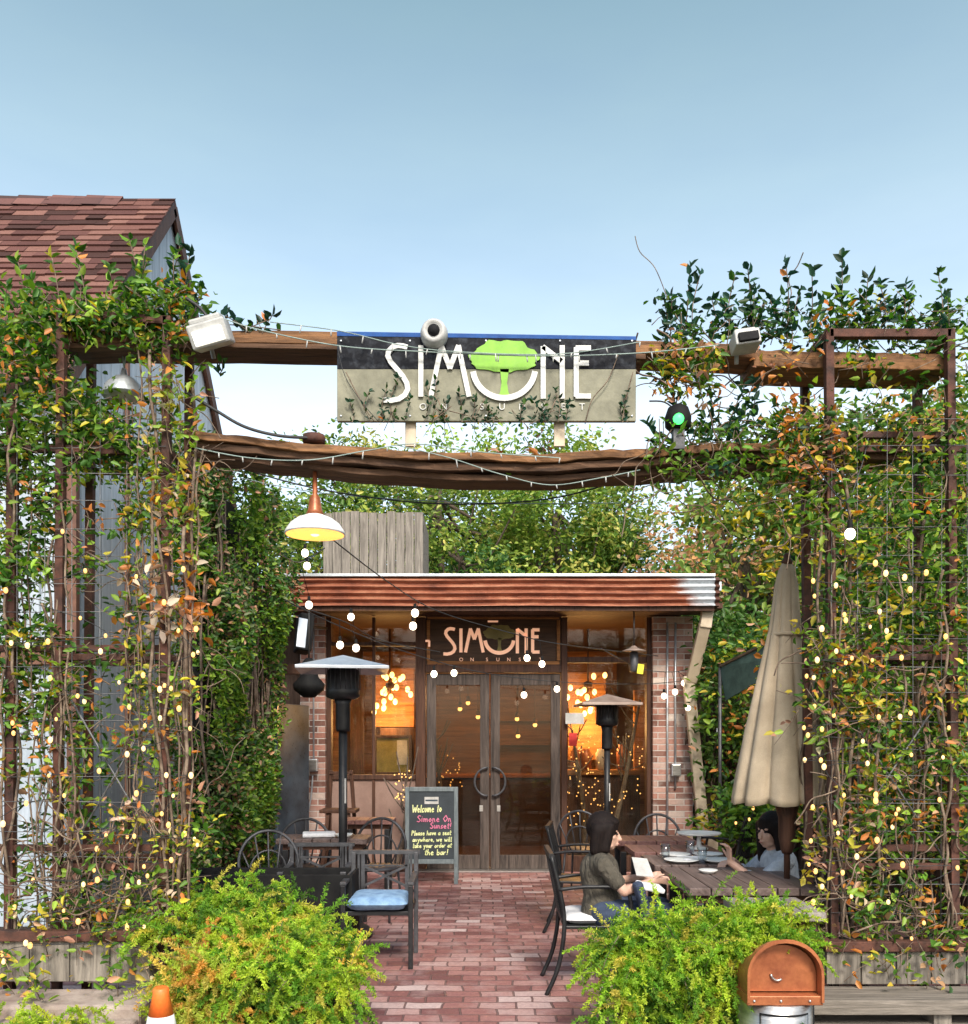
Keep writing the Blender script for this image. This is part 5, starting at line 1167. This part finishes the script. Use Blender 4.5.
# left tower, three vines
q = MB(); stems(q,9,-10,75,940,300,4.86,5.0,(.004,.01)); loops(q,16,-10,90,420,940,4.85,5.0)
ex = [sprig(P(x,330,5.0),P(x+dx,y,5.0),8,pal=PAL_L) for x,dx,y in ((22,-4,262),(60,-8,258),(90,-14,250),(70,5,250),(112,-2,268),(30,4,280),(10,-3,285))]
for e in ex: q.tube(e[0],.003,4)
vine('dense green vine on the outer half of the tower by the blue siding',[clumps(150,-12,70,300,480,4.82,5.25),clumps(55,60,140,312,330,4.9,5.1),clumps(70,60,125,395,470,4.88,5.3),clumps(115,-12,60,480,720,4.85,5.2),clumps(22,55,115,520,760,4.85,5.1,8),clumps(70,-12,120,700,930,4.85,5.15,10,pal=PAL_R)],q,(-2.5,5,0),extra=ex)
q = MB(); stems(q,10,125,195,935,330,4.86,4.98,(.003,.006)); loops(q,50,118,205,380,930,4.84,5.0,(.0016,.0032)); stems(q,4,160,185,935,300,4.88,4.95,(.007,.011))
ex = [sprig(P(x,325,5.0),P(x+dx,y,5.0),9,pal=PAL_L) for x,dx,y in ((128,2,240),(150,-5,245),(165,8,255),(140,6,262))]+[sprig(P(180,325,5.0),P(190,252,5.0),10,pal=PAL_D),sprig(P(184,330,5.0),P(200,290,5.0),6,pal=PAL_D),sprig(P(172,320,5.0),P(180,246,5.0),9,pal=PAL_D)]
for e in ex: q.tube(e[0],.003,4)
vine('yellowing vine with bare tan stems on the inner post of the left tower',[clumps(60,130,192,290,345,4.9,5.2),clumps(26,118,160,430,540,4.86,5.1),clumps(46,145,200,350,520,4.83,4.98,8,pal=PAL_Y),clumps(60,118,200,520,800,4.84,5.0,6,pal=PAL_Y,sig=.04),clumps(40,120,205,780,930,4.84,5.0,7,pal=PAL_Y),clumps(22,118,150,600,760,4.9,5.0,9,pal=PAL_L),clumps(14,130,200,560,640,4.82,4.9,5,pal=[(1,PK),(1,OR),(1,(.6,.5,.38))],size=(.05,.1))],q,(-1.75,5,0),extra=ex)
# base growth left
q = MB(); loops(q,70,5,155,840,955,4.78,5.0,(.0022,.0045)); stems(q,8,60,120,940,800,4.8,4.95,(.003,.006))
vine('tangle of bare stems and yellow leaves spilling over the left planter',[clumps(34,0,155,900,965,4.76,4.95,7,pal=PAL_Y),clumps(16,30,150,860,930,4.78,4.95,8,pal=PAL_L),clumps(16,0,155,950,1000,4.5,4.78,6,pal=PAL_Y)],q,(-2.4,4.9,.5))
# right tower
q = MB(); stems(q,6,826,848,935,330,4.88,4.98,(.005,.01)); loops(q,26,815,870,420,930,4.84,5.0); stems(q,6,812,822,930,460,5.25,5.35,(.005,.01))
vine('twisted vine with orange leaves on the inner post of the right tower',[clumps(70,770,860,420,520,4.86,5.1,9,pal=PAL_R),clumps(13,770,830,410,475,4.83,4.93,7,pal=PAL_O),clumps(26,775,835,395,475,4.83,5.0,8,pal=PAL_R),clumps(72,814,878,520,740,4.84,5.05,8,pal=PAL_R),clumps(64,810,880,640,930,4.84,5.0,8,pal=PAL_Y),clumps(5,780,812,600,780,4.95,5.1,4,pal=PAL_Y)],q,(1.9,5,0))
q = MB(); stems(q,11,860,980,935,420,4.9,5.1,(.004,.009)); loops(q,34,850,980,420,935,4.84,5.1,(.0018,.0038))
vine('dense mixed green vine covering the outer half of the right tower',[clumps(190,855,985,420,640,4.84,5.35),clumps(175,855,985,600,820,4.84,5.3,11,pal=PAL_R),clumps(95,850,985,780,935,4.84,5.3,10,pal=PAL_R),clumps(46,850,985,345,430,4.86,5.3,7),clumps(40,820,985,300,352,4.9,5.3,7)],q,(2.8,5,0))
q = MB(); loops(q,30,840,980,880,955,4.78,5.0,(.003,.006))
vine('yellow and orange leaved stems spilling over the right planter',[clumps(26,835,980,925,965,4.76,4.95,7,pal=PAL_R),clumps(7,820,960,960,990,4.7,4.8,4,pal=PAL_O)],q,(2.5,4.9,.5))
# beam toppers on the right
tops = [(664,300,8),(672,296,7),(690,268,8),(700,275,7),(712,300,6),(735,275,8),(748,270,10),(755,290,7),(786,264,10),(800,290,7),(812,270,8),(842,258,12),(836,290,7),(868,278,9),(880,285,8),(906,285,9),(912,300,7),(938,272,10),(945,300,7),(862,300,8),(770,300,7),(725,305,6),(820,300,7),(895,305,6)]
q = MB(); ex = [sprig(P(x+random.uniform(-8,4),345,5.02+random.uniform(0,.15)),P(x,y,5.02+random.uniform(0,.12)),n) for x,y,n in tops]
for e in ex: q.tube(e[0],.003,4)
q.tube(spline([P(668,300,5.0),P(655,268,5.0),P(640,252,5.0),P(635,236,5.0)]),.0025,4); loops(q,7,670,940,320,350,4.95,5.15)
vine('dark leafy vine with upright shoots along the top of the upper beam',[clumps(72,658,950,306,345,4.97,5.25,8,pal=PAL_D+[(2,G2),(1,G3)]),clumps(30,655,720,345,385,4.9,5.05,8,pal=PAL_R),clumps(12,660,800,350,390,4.9,5.0,7,pal=PAL_O)],q,(2.0,5.05,3.8),extra=ex)
q = MB(); loops(q,40,650,800,380,500,4.88,5.1); 
ex = [sprig(P(x,y0,5.0),P(x+dx,y1,5.0),n,pal=pl) for x,dx,y0,y1,n,pl in ((675,-6,440,372,8,PAL_D),(668,-2,400,345,6,PAL_D),(700,10,440,395,7,PAL_D),(730,14,440,388,8,PAL_D),(655,-8,445,425,5,PAL_D),(745,10,420,380,7,PAL_D),(760,-5,430,400,6,PAL_D))]
for e in ex: q.tube(e[0],.003,4)
vine('bright green vine trailing over the lower beam around the green lamp',[clumps(62,650,790,428,478,4.88,5.1,10,pal=[(2,G2),(4,G3),(1,TE),(1,G4)]),clumps(14,690,800,405,440,4.9,5.1,7,pal=PAL_D),clumps(10,500,560,448,456,5.0,5.1,3,pal=PAL_O)],q,(1.2,5,3.2),extra=ex)
q = MB(); ex = [sprig(P(212,331,5.0),P(205,312,5.0),4),sprig(P(245,334,5.0),P(268,320,5.0),5),sprig(P(250,333,5.0),P(225,316,5.0),5),sprig(P(222,360,5.0),P(219,374,5.0),3),sprig(P(262,334,5.0),P(272,316,5.0),4)]
for e in ex: q.tube(e[0],.003,4)
q.tube(spline([P(190,300,5.0),P(220,322,5.0),P(250,326,5.0),P(280,330,5.0)]),.003,4)
vine('thin dark sprigs curling along the left end of the upper beam',[clumps(2,215,270,324,330,5.0,5.1,3,pal=PAL_D)],q,(-1.3,5,3.9),extra=ex)
q = MB(); 
for pts in (((346,372),(356,392),(366,410),(374,421)),((618,355),(608,380),(592,400),(585,424)),((633,372),(627,395),(622,421))): q.tube(spline([P(a,b_,4.87) for a,b_ in pts]),.0028,4)
ex = [sprig(P(x,423,4.87),P(x+dx,y,4.86),n,(.025,.04),PAL_D) for x,dx,y,n in ((372,-3,392,5),(384,3,388,6),(396,2,378,7),(404,6,398,5),(424,3,386,6),(432,4,380,6),(446,2,400,5),(462,-3,392,6),(470,4,398,5),(484,2,404,4),(520,6,402,5),(530,2,400,5),(546,3,398,6),(558,-3,390,7),(566,4,402,5),(622,2,404,5),(352,-2,402,4),(628,0,392,5))]
for e in ex: q.tube(e[0],.002,4)
vine('wispy dark shoots growing up in front of the sign board',[clumps(14,372,570,413,421,4.85,4.88,7,.02,pal=PAL_D,size=(.02,.035))],q,(-.2,4.87,3.3),extra=ex)
# ---- ivy wall (hedge)
t = thing('ivy_wall','tall clipped ivy wall standing beside the left terrace','ivy',(-2.4,8,0))
hx0,hx1,hy0,hy1,hz = -2.68,-2.15,7.3,9.55,4.15
q = MB(); q.box(hx0+.25,hx1-.22,hy0+.2,hy1-.2,.05,hz-.35); q.build('core','blackmat',t)
n = 27000; u = RNG.random(n); z = RNG.uniform(.35,hz,n)
side = RNG.random(n) < .74; y = np.where(side, RNG.uniform(hy0,hy1,n), hy0+RNG.normal(0,.04,n)); x = np.where(side, hx1, RNG.uniform(hx0,hx1,n))
bul = .1*np.sin(y*2.3+z*1.7)+.08*np.sin(z*3.9-y*1.1)+.06*np.sin(y*7+z*5); dep = RNG.exponential(.06,n)
x = np.where(side, x+bul-dep+.02, x); y = np.where(side, y, y-.0+bul+dep); z = z - .25*np.clip((x-hx1)+.3,0,1)*(z>3.6)
keep = ~((np.sin(y*5+1.3*z)+np.sin(z*4.1)+np.sin((x+y)*9) > 2.0))
pos = np.stack([x,y,z],1)[keep]; m_ = len(pos)
tt = (np.sin(pos[:,1]*3+pos[:,2]*2.2)+np.sin(pos[:,2]*5.1-pos[:,1]*2))*.5
ca = pick([(1.4,G1),(3,G2),(.5,DK),(2.5,(.17,.22,.09)),(1.2,PK),(.5,BR)],m_); cb = pick([(1.5,G2),(3,G3),(3,G4),(.4,G1)],m_)
col = np.where((tt>RNG.normal(.15,.45,m_))[:,None], cb, ca)
V, Fc, C = leaves(pos, RNG.uniform(.035,.075,m_), col, up=.5, out=np.array([.5,-.3,0])); npmesh('foliage',V,Fc,4,'leaf',t,C)
q = MB()
for k in range(70):
    y0 = random.uniform(hy0,hy1); x_ = hx1-.12; pts = [(x_+random.uniform(-.05,.06), y0+random.uniform(-.12,.12), .4+ (random.uniform(2.6,3.9)-.4)*i/7) for i in range(8)]; q.tube(spline(pts,2), random.uniform(.004,.012), 4)
q.build('stem','vine',t)
# ---- foxtail ferns
def fern(name, cx, cy, cz, rx, ry, n, lab, pal, seedx, hmax=.42, droop=1.0, extra_dirs=()):
    t = thing(name, lab, 'fern', (cx,cy,cz), 'feathery yellow green ferns'); VV=[]; FF=[]; CC=[]; q = MB(); off = 0
    for k in range(n):
        a = random.uniform(0,2*math.pi); el = random.uniform(-.05,1.35); L = random.choice((random.uniform(.12,.26),random.uniform(.12,.26),random.uniform(.2,.36)))*hmax/.42
        bx_ = cx+random.uniform(-rx,rx)*.86; by_ = cy+random.uniform(-ry,ry)*.9; rr_ = min(1,math.hypot((bx_-cx)/rx,(by_-cy)/ry)); b = Vector((bx_,by_,cz+hmax*.55*(1-rr_**2)*random.uniform(.1,1)))
        if extra_dirs and random.random() < .32:
            b = Vector((cx+random.uniform(-rx,rx)*.95,cy-ry*.8+random.uniform(-.06,.05),cz-random.uniform(.02,.34)))
        dr = Vector((math.cos(a)*math.cos(el), math.sin(a)*math.cos(el)-.12, math.sin(el))); pts = [b]; p_ = b; d = dr
        for i in range(7):
            p_ = p_+d*L/7; d = (d+Vector((0,0,-.13*droop*(1.2+math.cos(el))))).normalized(); pts.append(p_)
        col0 = pick(([(2,(.55,.32,.07)),(2,(.55,.45,.1)),(3,(.4,.48,.07))] if pal is FPO and abs(b.x-cx+.28) < random.uniform(.05,.2) and b.z < cz+.1 else pal),1,.15)[0]; m_ = 140; ts = RNG.uniform(.08,1,m_)*7; ii = np.minimum(ts.astype(int),6); fr_ = (ts-ii)[:,None]; PA = np.array([tuple(v) for v in pts]); pp = PA[ii]*(1-fr_)+PA[ii+1]*fr_
        ax_ = unit(PA[ii+1]-PA[ii]); dd = unit(unit(RNG.normal(size=(m_,3)))*1.0+ax_*.75); ln = RNG.uniform(.017,.036,m_)[:,None]*(1.15-ts/7*.55)[:,None]
        sd = unit(np.cross(dd, RNG.normal(size=(m_,3))))*RNG.uniform(.0025,.0045,m_)[:,None]
        V = np.stack([pp-sd*.5, pp+dd*ln*.55-sd, pp+dd*ln, pp+dd*ln*.55+sd],1).reshape(-1,3); VV.append(V)
        FF.append(np.arange(4*m_)+off); off += 4*m_; c = col0[None]*(1+RNG.uniform(-.25,.3,(m_,1))); CC.append(np.repeat(c,4,0))
        if k%3==0: q.tube(pts[:6], .0022, 3)
    q.build('stem','vine',t); npmesh('foliage',np.concatenate(VV),np.concatenate(FF),4,'leaf_soft',t,np.concatenate(CC)); return t
FP=[(3,(.15,.3,.03)),(4,(.29,.44,.04)),(3.4,(.43,.53,.055)),(1.1,(.5,.46,.08)),(1.2,(.06,.14,.015))]
FPO=FP+[(.9,(.6,.4,.08))]
fern('foxtail_fern',-1.1,4.6,.4,.5,.28,980,'bushy yellow green fern with orange tips beside the traffic cone',FPO,1,.4,extra_dirs=((-.4,),(.3,)))
fern('foxtail_fern',-1.35,4.95,.55,.5,.25,260,'greener fern behind the cone at the foot of the ivy',FP,1,.42)
fern('foxtail_fern',.96,4.55,.45,.42,.26,880,'bright yellow green fern hiding the near table legs',FP,2,.42,extra_dirs=((-.22,),(.25,)))
fern('foxtail_fern',1.36,4.44,.53,.22,.1,330,'lighter fern growing behind the orange hooded bin',FP,2,.4)
fern('foxtail_fern',-2.02,4.35,.06,.3,.1,120,'low yellow green tuft below the stone ledge',FP,3,.34)
fern('foxtail_fern',-2.3,4.36,.06,.2,.1,70,'low yellow green tuft at the outer end of the stone ledge',FP,3,.32)
# ---- trees
def tree(name, x, y, h, cz, rx, ry, rz, ncl, per, pal, lab, size=(.075,.15), sig=.27, mat='leaf', sparse=0, trunk=.16, grp='trees behind the restaurant', zmin=0.4):
    per = int(per*(2.1 if size[0] < .08 and sig==.27 else 1.3)); t = thing(name, lab, 'tree', (x,y,0), grp); c = Vector((x,y,cz)); cen = []
    for k in range(ncl):
        d = Vector(RNG.normal(size=3)).normalized(); r = random.uniform(.45,1.0)**.6*(1+.18*math.sin(d.x*5+x)+.12*math.sin(d.z*7+y)); p_ = c+Vector((d.x*rx,d.y*ry,d.z*rz))*r
        if p_.z < zmin: p_.z = zmin+random.uniform(0,.5)
        cen.append(p_)
    q = MB(); top = Vector((x,y,cz+rz*.3)); tp = spline([(x,y,0),(x+.1,y,cz*.5),top],6); q.tube(tp, [trunk*(1-.75*i/(len(tp)-1)) for i in range(len(tp))], 10); q.build('trunk','bark',t)
    q = MB()
    for p_ in cen[::2]:
        s_ = tp[random.randint(len(tp)//2,len(tp)-1)]; q.tube(spline([s_, s_.lerp(p_,.55)+Vector((0,0,-.25)), p_],4), [.05-.04*i/8 for i in range(9)], 5)
    q.build('limb','bark',t)
    C0 = np.array([tuple(v) for v in cen]); n_ = ncl*per; pos = np.repeat(C0,per,0)+RNG.normal(size=(n_,3))*np.array([sig,sig,sig*.75])
    col = np.repeat(pick(pal,ncl,.15),per,0); col = np.where(RNG.random((n_,1))<.55,col*(1+RNG.uniform(-.2,.25,(n_,1))),pick(pal,n_)); 
    V, Fc, C = leaves(pos, RNG.uniform(size[0],size[1],n_), col, up=.7); npmesh('crown',V,Fc,4,mat,t,C); return t
PT=[(2,(.04,.1,.02)),(3,(.11,.2,.035)),(4,(.21,.3,.05)),(4,(.33,.41,.08)),(1.6,(.48,.45,.12))]
PTD=[(2,(.03,.08,.02)),(4,(.07,.15,.035)),(3,(.14,.24,.05))]
PTR=[(2.4,(.05,.12,.02)),(3.4,(.12,.21,.04)),(3.4,(.25,.33,.07)),(1,YL),(1.2,(.5,.26,.12)),(.8,PK)]
tree('broadleaf_tree',-2.7,17,7.4,4.9,1.7,1.6,2.3,62,95,PT,'yellow green tree rising behind the ivy wall')
tree('broadleaf_tree',-.9,18,8.8,5.7,2.5,1.9,2.35,80,95,PT,'wide bright green tree behind the roof screen')
tree('broadleaf_tree',1.5,18.5,8.2,5.6,2.0,1.8,2.2,65,95,PT[1:]+[(2,(.12,.22,.03))],'tree with pale green crown behind the middle of the roof')
tree('broadleaf_tree',2.9,19.5,6.5,4.9,1.3,1.6,1.9,34,85,PTD+PT[:2],'smaller darker tree behind the right end of the roof')
tree('autumn_tree',4.5,17,6.9,4.9,1.2,1.4,1.5,34,60,[(2,(.5,.33,.17)),(2,(.5,.24,.12)),(2,(.55,.5,.3)),(2,G4)],'thin pale tree with orange leaves seen right of the roof',sig=.42,size=(.1,.18))
tree('broadleaf_tree',3.95,13.5,6.1,3.7,1.2,1.3,1.75,46,85,PTR,'mixed green and orange tree right of the downspout',size=(.09,.17),sig=.26)
tree('broadleaf_tree',3.4,12.6,3.8,1.9,.8,.9,1.5,44,90,PTD+[(1,G2)],'low dark green tree between the downspout and the umbrella',size=(.08,.15),sig=.22)
tree('broadleaf_tree',5.8,13,7.0,4.2,1.7,1.5,2.3,76,90,PTR,'leafy green tree behind the closed umbrella',size=(.1,.18),sig=.3)
tree('broadleaf_tree',7.9,14,7.3,4.3,1.9,1.6,2.5,70,90,PT,'bright green tree behind the right vine tower',size=(.11,.2))
tree('broadleaf_tree',4.6,8.2,4.5,2.5,.8,1.2,1.9,60,90,PTR,'close leafy tree behind the right vine tower posts',size=(.07,.13),sig=.2,trunk=.08)
tree('broadleaf_tree',0.6,26,9.5,5.2,4.0,2,2.6,70,90,PTD+PT[:2],'distant dark tree filling the gaps behind the roof',size=(.2,.34),sig=.5)
tree('broadleaf_tree',6.8,24,7.5,4.3,3.2,2,2.6,60,90,PTD+PT[:2],'distant dark tree filling the gaps behind the umbrella',size=(.2,.34),sig=.5)
# ivy on right fence
t = thing('fence_ivy','ivy with yellow leaves climbing the dark fence behind the umbrella','ivy',(3.4,10.9,0))
q = MB(); stems(q,20,700,840,850,700,10.7,10.9,(.006,.012)); q.build('stem','vine',t)
foliage([clumps(120,700,830,640,840,10.0,10.9,12,.12,PAL_R,(.07,.12)),clumps(60,700,760,640,760,10.4,10.9,12,.12,PTD,(.07,.12)),clumps(46,755,880,640,830,7.5,9.5,9,.1,PAL_Y,(.06,.1))],'foliage',t)
t = thing('fence_ivy','ivy on the fence close behind the right tower posts','ivy',(3.8,7.6,0))
q = MB(); stems(q,20,850,990,860,600,6.8,7.6,(.006,.012)); q.build('stem','vine',t)
foliage([clumps(260,800,1000,520,860,6.2,7.8,12,.09,PAL_R+[(3,DK)],(.06,.1))],'foliage',t)
q = MB(); stems(q,6,728,745,838,800,8.6,8.9,(.004,.008))
t = thing('low_shrub','low bright green shrub behind the set table by the fence','shrub',(2.2,8.8,0)); q.build('stem','vine',t)
foliage([clumps(40,725,768,790,838,8.2,8.9,14,.09,[(3,G2),(3,G3),(1,G1)],(.06,.1))],'foliage',t)
# ================================================================== string lights & cables
def cable_thing(name, lab, pts, bulbs, r=.006, mat='cable', br=.033, drop=.08, cat='string lights', grp='globe bulb strings over the terrace', flen=.0):
    path = spline(pts, 8); t = thing(name, lab, cat, path[0], grp)
    q = MB(); q.tube(path, r, 6); q.build('cable',mat,t)
    for b in bulbs:
        b = Vector(b); q = MB(); q.lathe(b, [(.006,br*1.0+.05),(.014,br*1.0+.045),(.015,br*.95+.01),(.012,br*.8)], 10); 
        c_ = min(path, key=lambda v:(v-b).length); q.tube([b+Vector((0,0,br+.05)), c_], .003, 4); s_ = q.build('socket','blackmat',t)
        q = MB(); q.ball(b, br, 14, 10, (1,1,1.12)); q.build('bulb','bulb',t)
    return t
def PP(l): return [P(*a) for a in l]
cable_thing('string_lights','globe bulb string from the pendant down across the transom to the right pier',PP([(318,528,6.0),(388,582,7.4),(440,612,8.4),(515,634,9.4),(560,644,9.8),(658,656,10.6)]),PP([(415,613,8.0),(413,626,8.05),(542,664,9.6),(527,658,9.5)]),.005)
cable_thing('string_lights','globe bulb string from the ivy wall low across the door heads',PP([(285,600,7.6),(330,622,8.2),(400,650,9.0),(480,672,9.7),(561,682,10.1),(642,684,10.5),(690,680,10.7)]),PP([(434,674,9.3),(454,673,9.5),(557,689,10.0),(524,695,9.9),(608,706,10.3)]),.005)
cable_thing('string_lights','short globe bulb string clustered at the right brick pier',PP([(600,648,10.4),(640,668,10.5),(672,672,10.6),(692,668,10.7)]),PP([(664,696,10.55),(675,692,10.58),(684,683,10.6),(688,708,10.6)]),.005)
cable_thing('string_lights','globe bulb string above the pale blue heater canopy',PP([(297,606,7.7),(345,622,8.4),(380,640,9.0),(440,652,9.6)]),PP([(340,645,8.3),(356,648,8.4),(351,617,8.6)]),.005)
cable_thing('string_lights','two lit globe bulbs hanging beside the roof screen above the fascia',PP([(283,556,7.6),(300,562,8.2),(325,548,8.8)]),PP([(305,553,8.2),(307,566,8.3),(309,605,8.3)]),.005)
cable_thing('string_lights','lone lit globe bulb on a cable in the right vine tower',PP([(800,440,4.8),(842,500,4.86),(860,470,4.9),(870,430,4.95)]),PP([(850,534,4.84)]),.004,br=.028)
def plain(lab, pts, r=.004, mat='cable', name='cable', icic=0):
    path = spline(pts, 8); t = thing(name, lab, 'cable' if not icic else 'icicle lights', path[0], 'cables strung across the gateway'); q = MB(); q.tube(path, r, 5); q.build('wire',mat,t)
    if icic:
        L = 0; q_ = path[0]
        for v in path[1:]:
            L += (v-q_).length; q_ = v
            if L > icic:
                L = 0; b = MB(); d = random.uniform(.02,.045); b.tube([v, v+Vector((random.uniform(-.008,.008),0,-d))], .0038, 5); b.build('bulb','whiteplastic',t)
    return t
plain('black cable drooping from the left tower to the lower beam',PP([(186,392,4.9),(215,410,4.9),(245,427,4.92),(280,436,4.93),(314,438,4.98)]),.009)
plain('thin black cable sagging below the lower beam',PP([(190,452,5.1),(300,485,5.4),(400,501,5.5),(480,504,5.5),(560,497,5.4),(640,474,5.2)]),.005)
plain('pale thin cable slack under the lower beam',PP([(240,478,5.5),(330,494,5.6),(480,503,5.7),(620,503,5.6)]),.003,'gcable')
plain('black power cable looping from the left floodlight into the vines',PP([(186,298,4.9),(200,308,4.9),(212,322,4.9),(226,330,4.92)]),.009)
plain('green icicle light string slung along the upper beam and sign',PP([(222,318,4.86),(260,330,4.86),(340,346,4.85),(430,352,4.84),(540,356,4.84),(640,353,4.86),(720,345,4.88)]),.0035,'gcable','icicle_lights',.14)
plain('green icicle light string crossing the top left of the sign',PP([(270,322,4.86),(340,331,4.85),(400,345,4.84),(460,352,4.83),(560,354,4.83),(640,342,4.85)]),.003,'gcable','icicle_lights',.16)
plain('green icicle light string drooping along the lower beam left half',PP([(195,448,4.9),(250,458,4.9),(310,460,4.9),(370,450,4.9),(415,444,4.9),(480,452,4.9),(560,458,4.9)]),.0035,'gcable','icicle_lights',.13)
plain('green icicle light string drooping along the lower beam right half',PP([(400,446,4.88),(450,458,4.88),(500,474,4.88),(550,485,4.9),(600,478,4.92),(640,470,4.95)]),.003,'gcable','icicle_lights',.13)
plain('hair thin cable looped over the top edge of the sign',PP([(338,350,4.86),(345,376,4.86),(360,400,4.86),(378,421,4.87)]),.002)
# warm fairy lights in the vines
def fairy(lab, regions, n, Y, br=.0125):
    t = thing('fairy_lights', lab, 'fairy lights', P(regions[0][0],regions[0][2],Y), 'warm fairy light strings in the vines'); pts = []
    for (x0,x1,y0,y1,k) in regions:
        ys = sorted(random.uniform(y0,y1) for _ in range(int(k*.72))); pts += [P(random.uniform(x0,x1), y_, Y-random.uniform(.02,.12)) for y_ in ys]
    q = MB(); q.tube(spline(pts,3), .0022, 4); q.build('cable','cable',t)
    for p_ in pts:
        b = MB(); b.ball(p_, br*random.uniform(.75,1.3), 8, 6, (.85,.85,1.15)); b.build('bulb',random.choice(('fairy','fairy','fairy2')),t)
fairy('warm fairy lights wound down the outer vines of the left tower',[(0,110,530,700,16),(0,110,700,930,26)],42,4.88)
fairy('warm fairy lights wound around the inner post of the left tower',[(118,198,560,740,24),(120,200,740,900,26)],50,4.86)
fairy('warm fairy lights scattered over the left planter',[(0,160,890,970,18)],18,4.8)
fairy('warm fairy lights wound around the inner post of the right tower',[(803,880,580,720,26),(803,880,720,930,30)],58,4.86)
fairy('warm fairy lights scattered through the outer vines of the right tower',[(870,965,540,740,18),(870,965,740,960,20)],38,4.84)
fairy('warm fairy lights on the ivy behind the umbrella',[(735,770,740,830,18)],18,8.2,.016)
# ================================================================== camera, world, light
cam = bpy.data.cameras.new('camera'); co = bpy.data.objects.new('camera', cam); COL.objects.link(co)
co.location = (0,0,EYE); co.rotation_euler = (R(90),0,0)
cam.sensor_fit = 'HORIZONTAL'; cam.sensor_width = 36; cam.lens = 36*F/968; cam.shift_y = (HY-512)/968; cam.clip_end = 500
SC.camera = co
w = bpy.data.worlds.new('World'); SC.world = w; w.use_nodes = True; wt = w.node_tree; bg = wt.nodes['Background']
sky = wt.nodes.new('ShaderNodeTexSky'); sky.sky_type = 'NISHITA'; sky.sun_disc = False
EL, AZ = 42, 170     # azimuth of the sun, clockwise from +Y
sky.sun_elevation = R(EL); sky.sun_rotation = R(AZ); sky.air_density = 1.0; sky.dust_density = 2.2; sky.ozone_density = 1.0
EXP = 1.05; BS = .12; g_ = 1/(2**EXP*BS)
tc = wt.nodes.new('ShaderNodeTexCoord'); sp = wt.nodes.new('ShaderNodeSeparateXYZ'); wt.links.new(tc.outputs['Generated'], sp.inputs[0])
# pale haze that thickens toward the horizon, added to the sky's own colour
hz_ = ramp(wt, sp.outputs[2], [(0,(.2,.19,.17)),(.2,(.3,.28,.24)),(.31,(.62,.6,.46)),(.4,(.38,.41,.28)),(.5,(.2,.25,.13)),(.635,(.075,.125,.0)),(.85,(.02,.04,.0))])
nz_ = ramp(wt, noise(wt, coords(wt,(1,1,3.5),'Generated'), 2.2, 5, .55), [(.3,(.82,.84,.86)),(.7,(1.2,1.17,1.13))])
hz_ = type('o',(),{'outputs':[mixc(wt, 1.0, hz_.outputs[0], nz_.outputs[0], 'MULTIPLY')]})()
sc_ = wt.nodes.new('ShaderNodeVectorMath'); sc_.operation = 'MULTIPLY_ADD'; sc_.inputs[1].default_value = (g_,g_,g_)
wt.links.new(hz_.outputs[0], sc_.inputs[0]); wt.links.new(sky.outputs[0], sc_.inputs[2]); wt.links.new(sc_.outputs[0], bg.inputs[0]); bg.inputs[1].default_value = BS
sl = bpy.data.lights.new('sun','SUN'); sl.energy = 2.2; sl.angle = R(14); sl.color = (1,.93,.82); so = bpy.data.objects.new('sun', sl); COL.objects.link(so)
dv = Vector((math.sin(R(AZ))*math.cos(R(EL)), math.cos(R(AZ))*math.cos(R(EL)), math.sin(R(EL)))); so.rotation_euler = dv.to_track_quat('Z','Y').to_euler()
SC.view_settings.view_transform = 'Standard'; SC.view_settings.look = 'None'; SC.view_settings.exposure = EXP; SC.view_settings.gamma = 1
SC.cycles.use_denoising = True; SC.cycles.max_bounces = 8; SC.cycles.transparent_max_bounces = 12
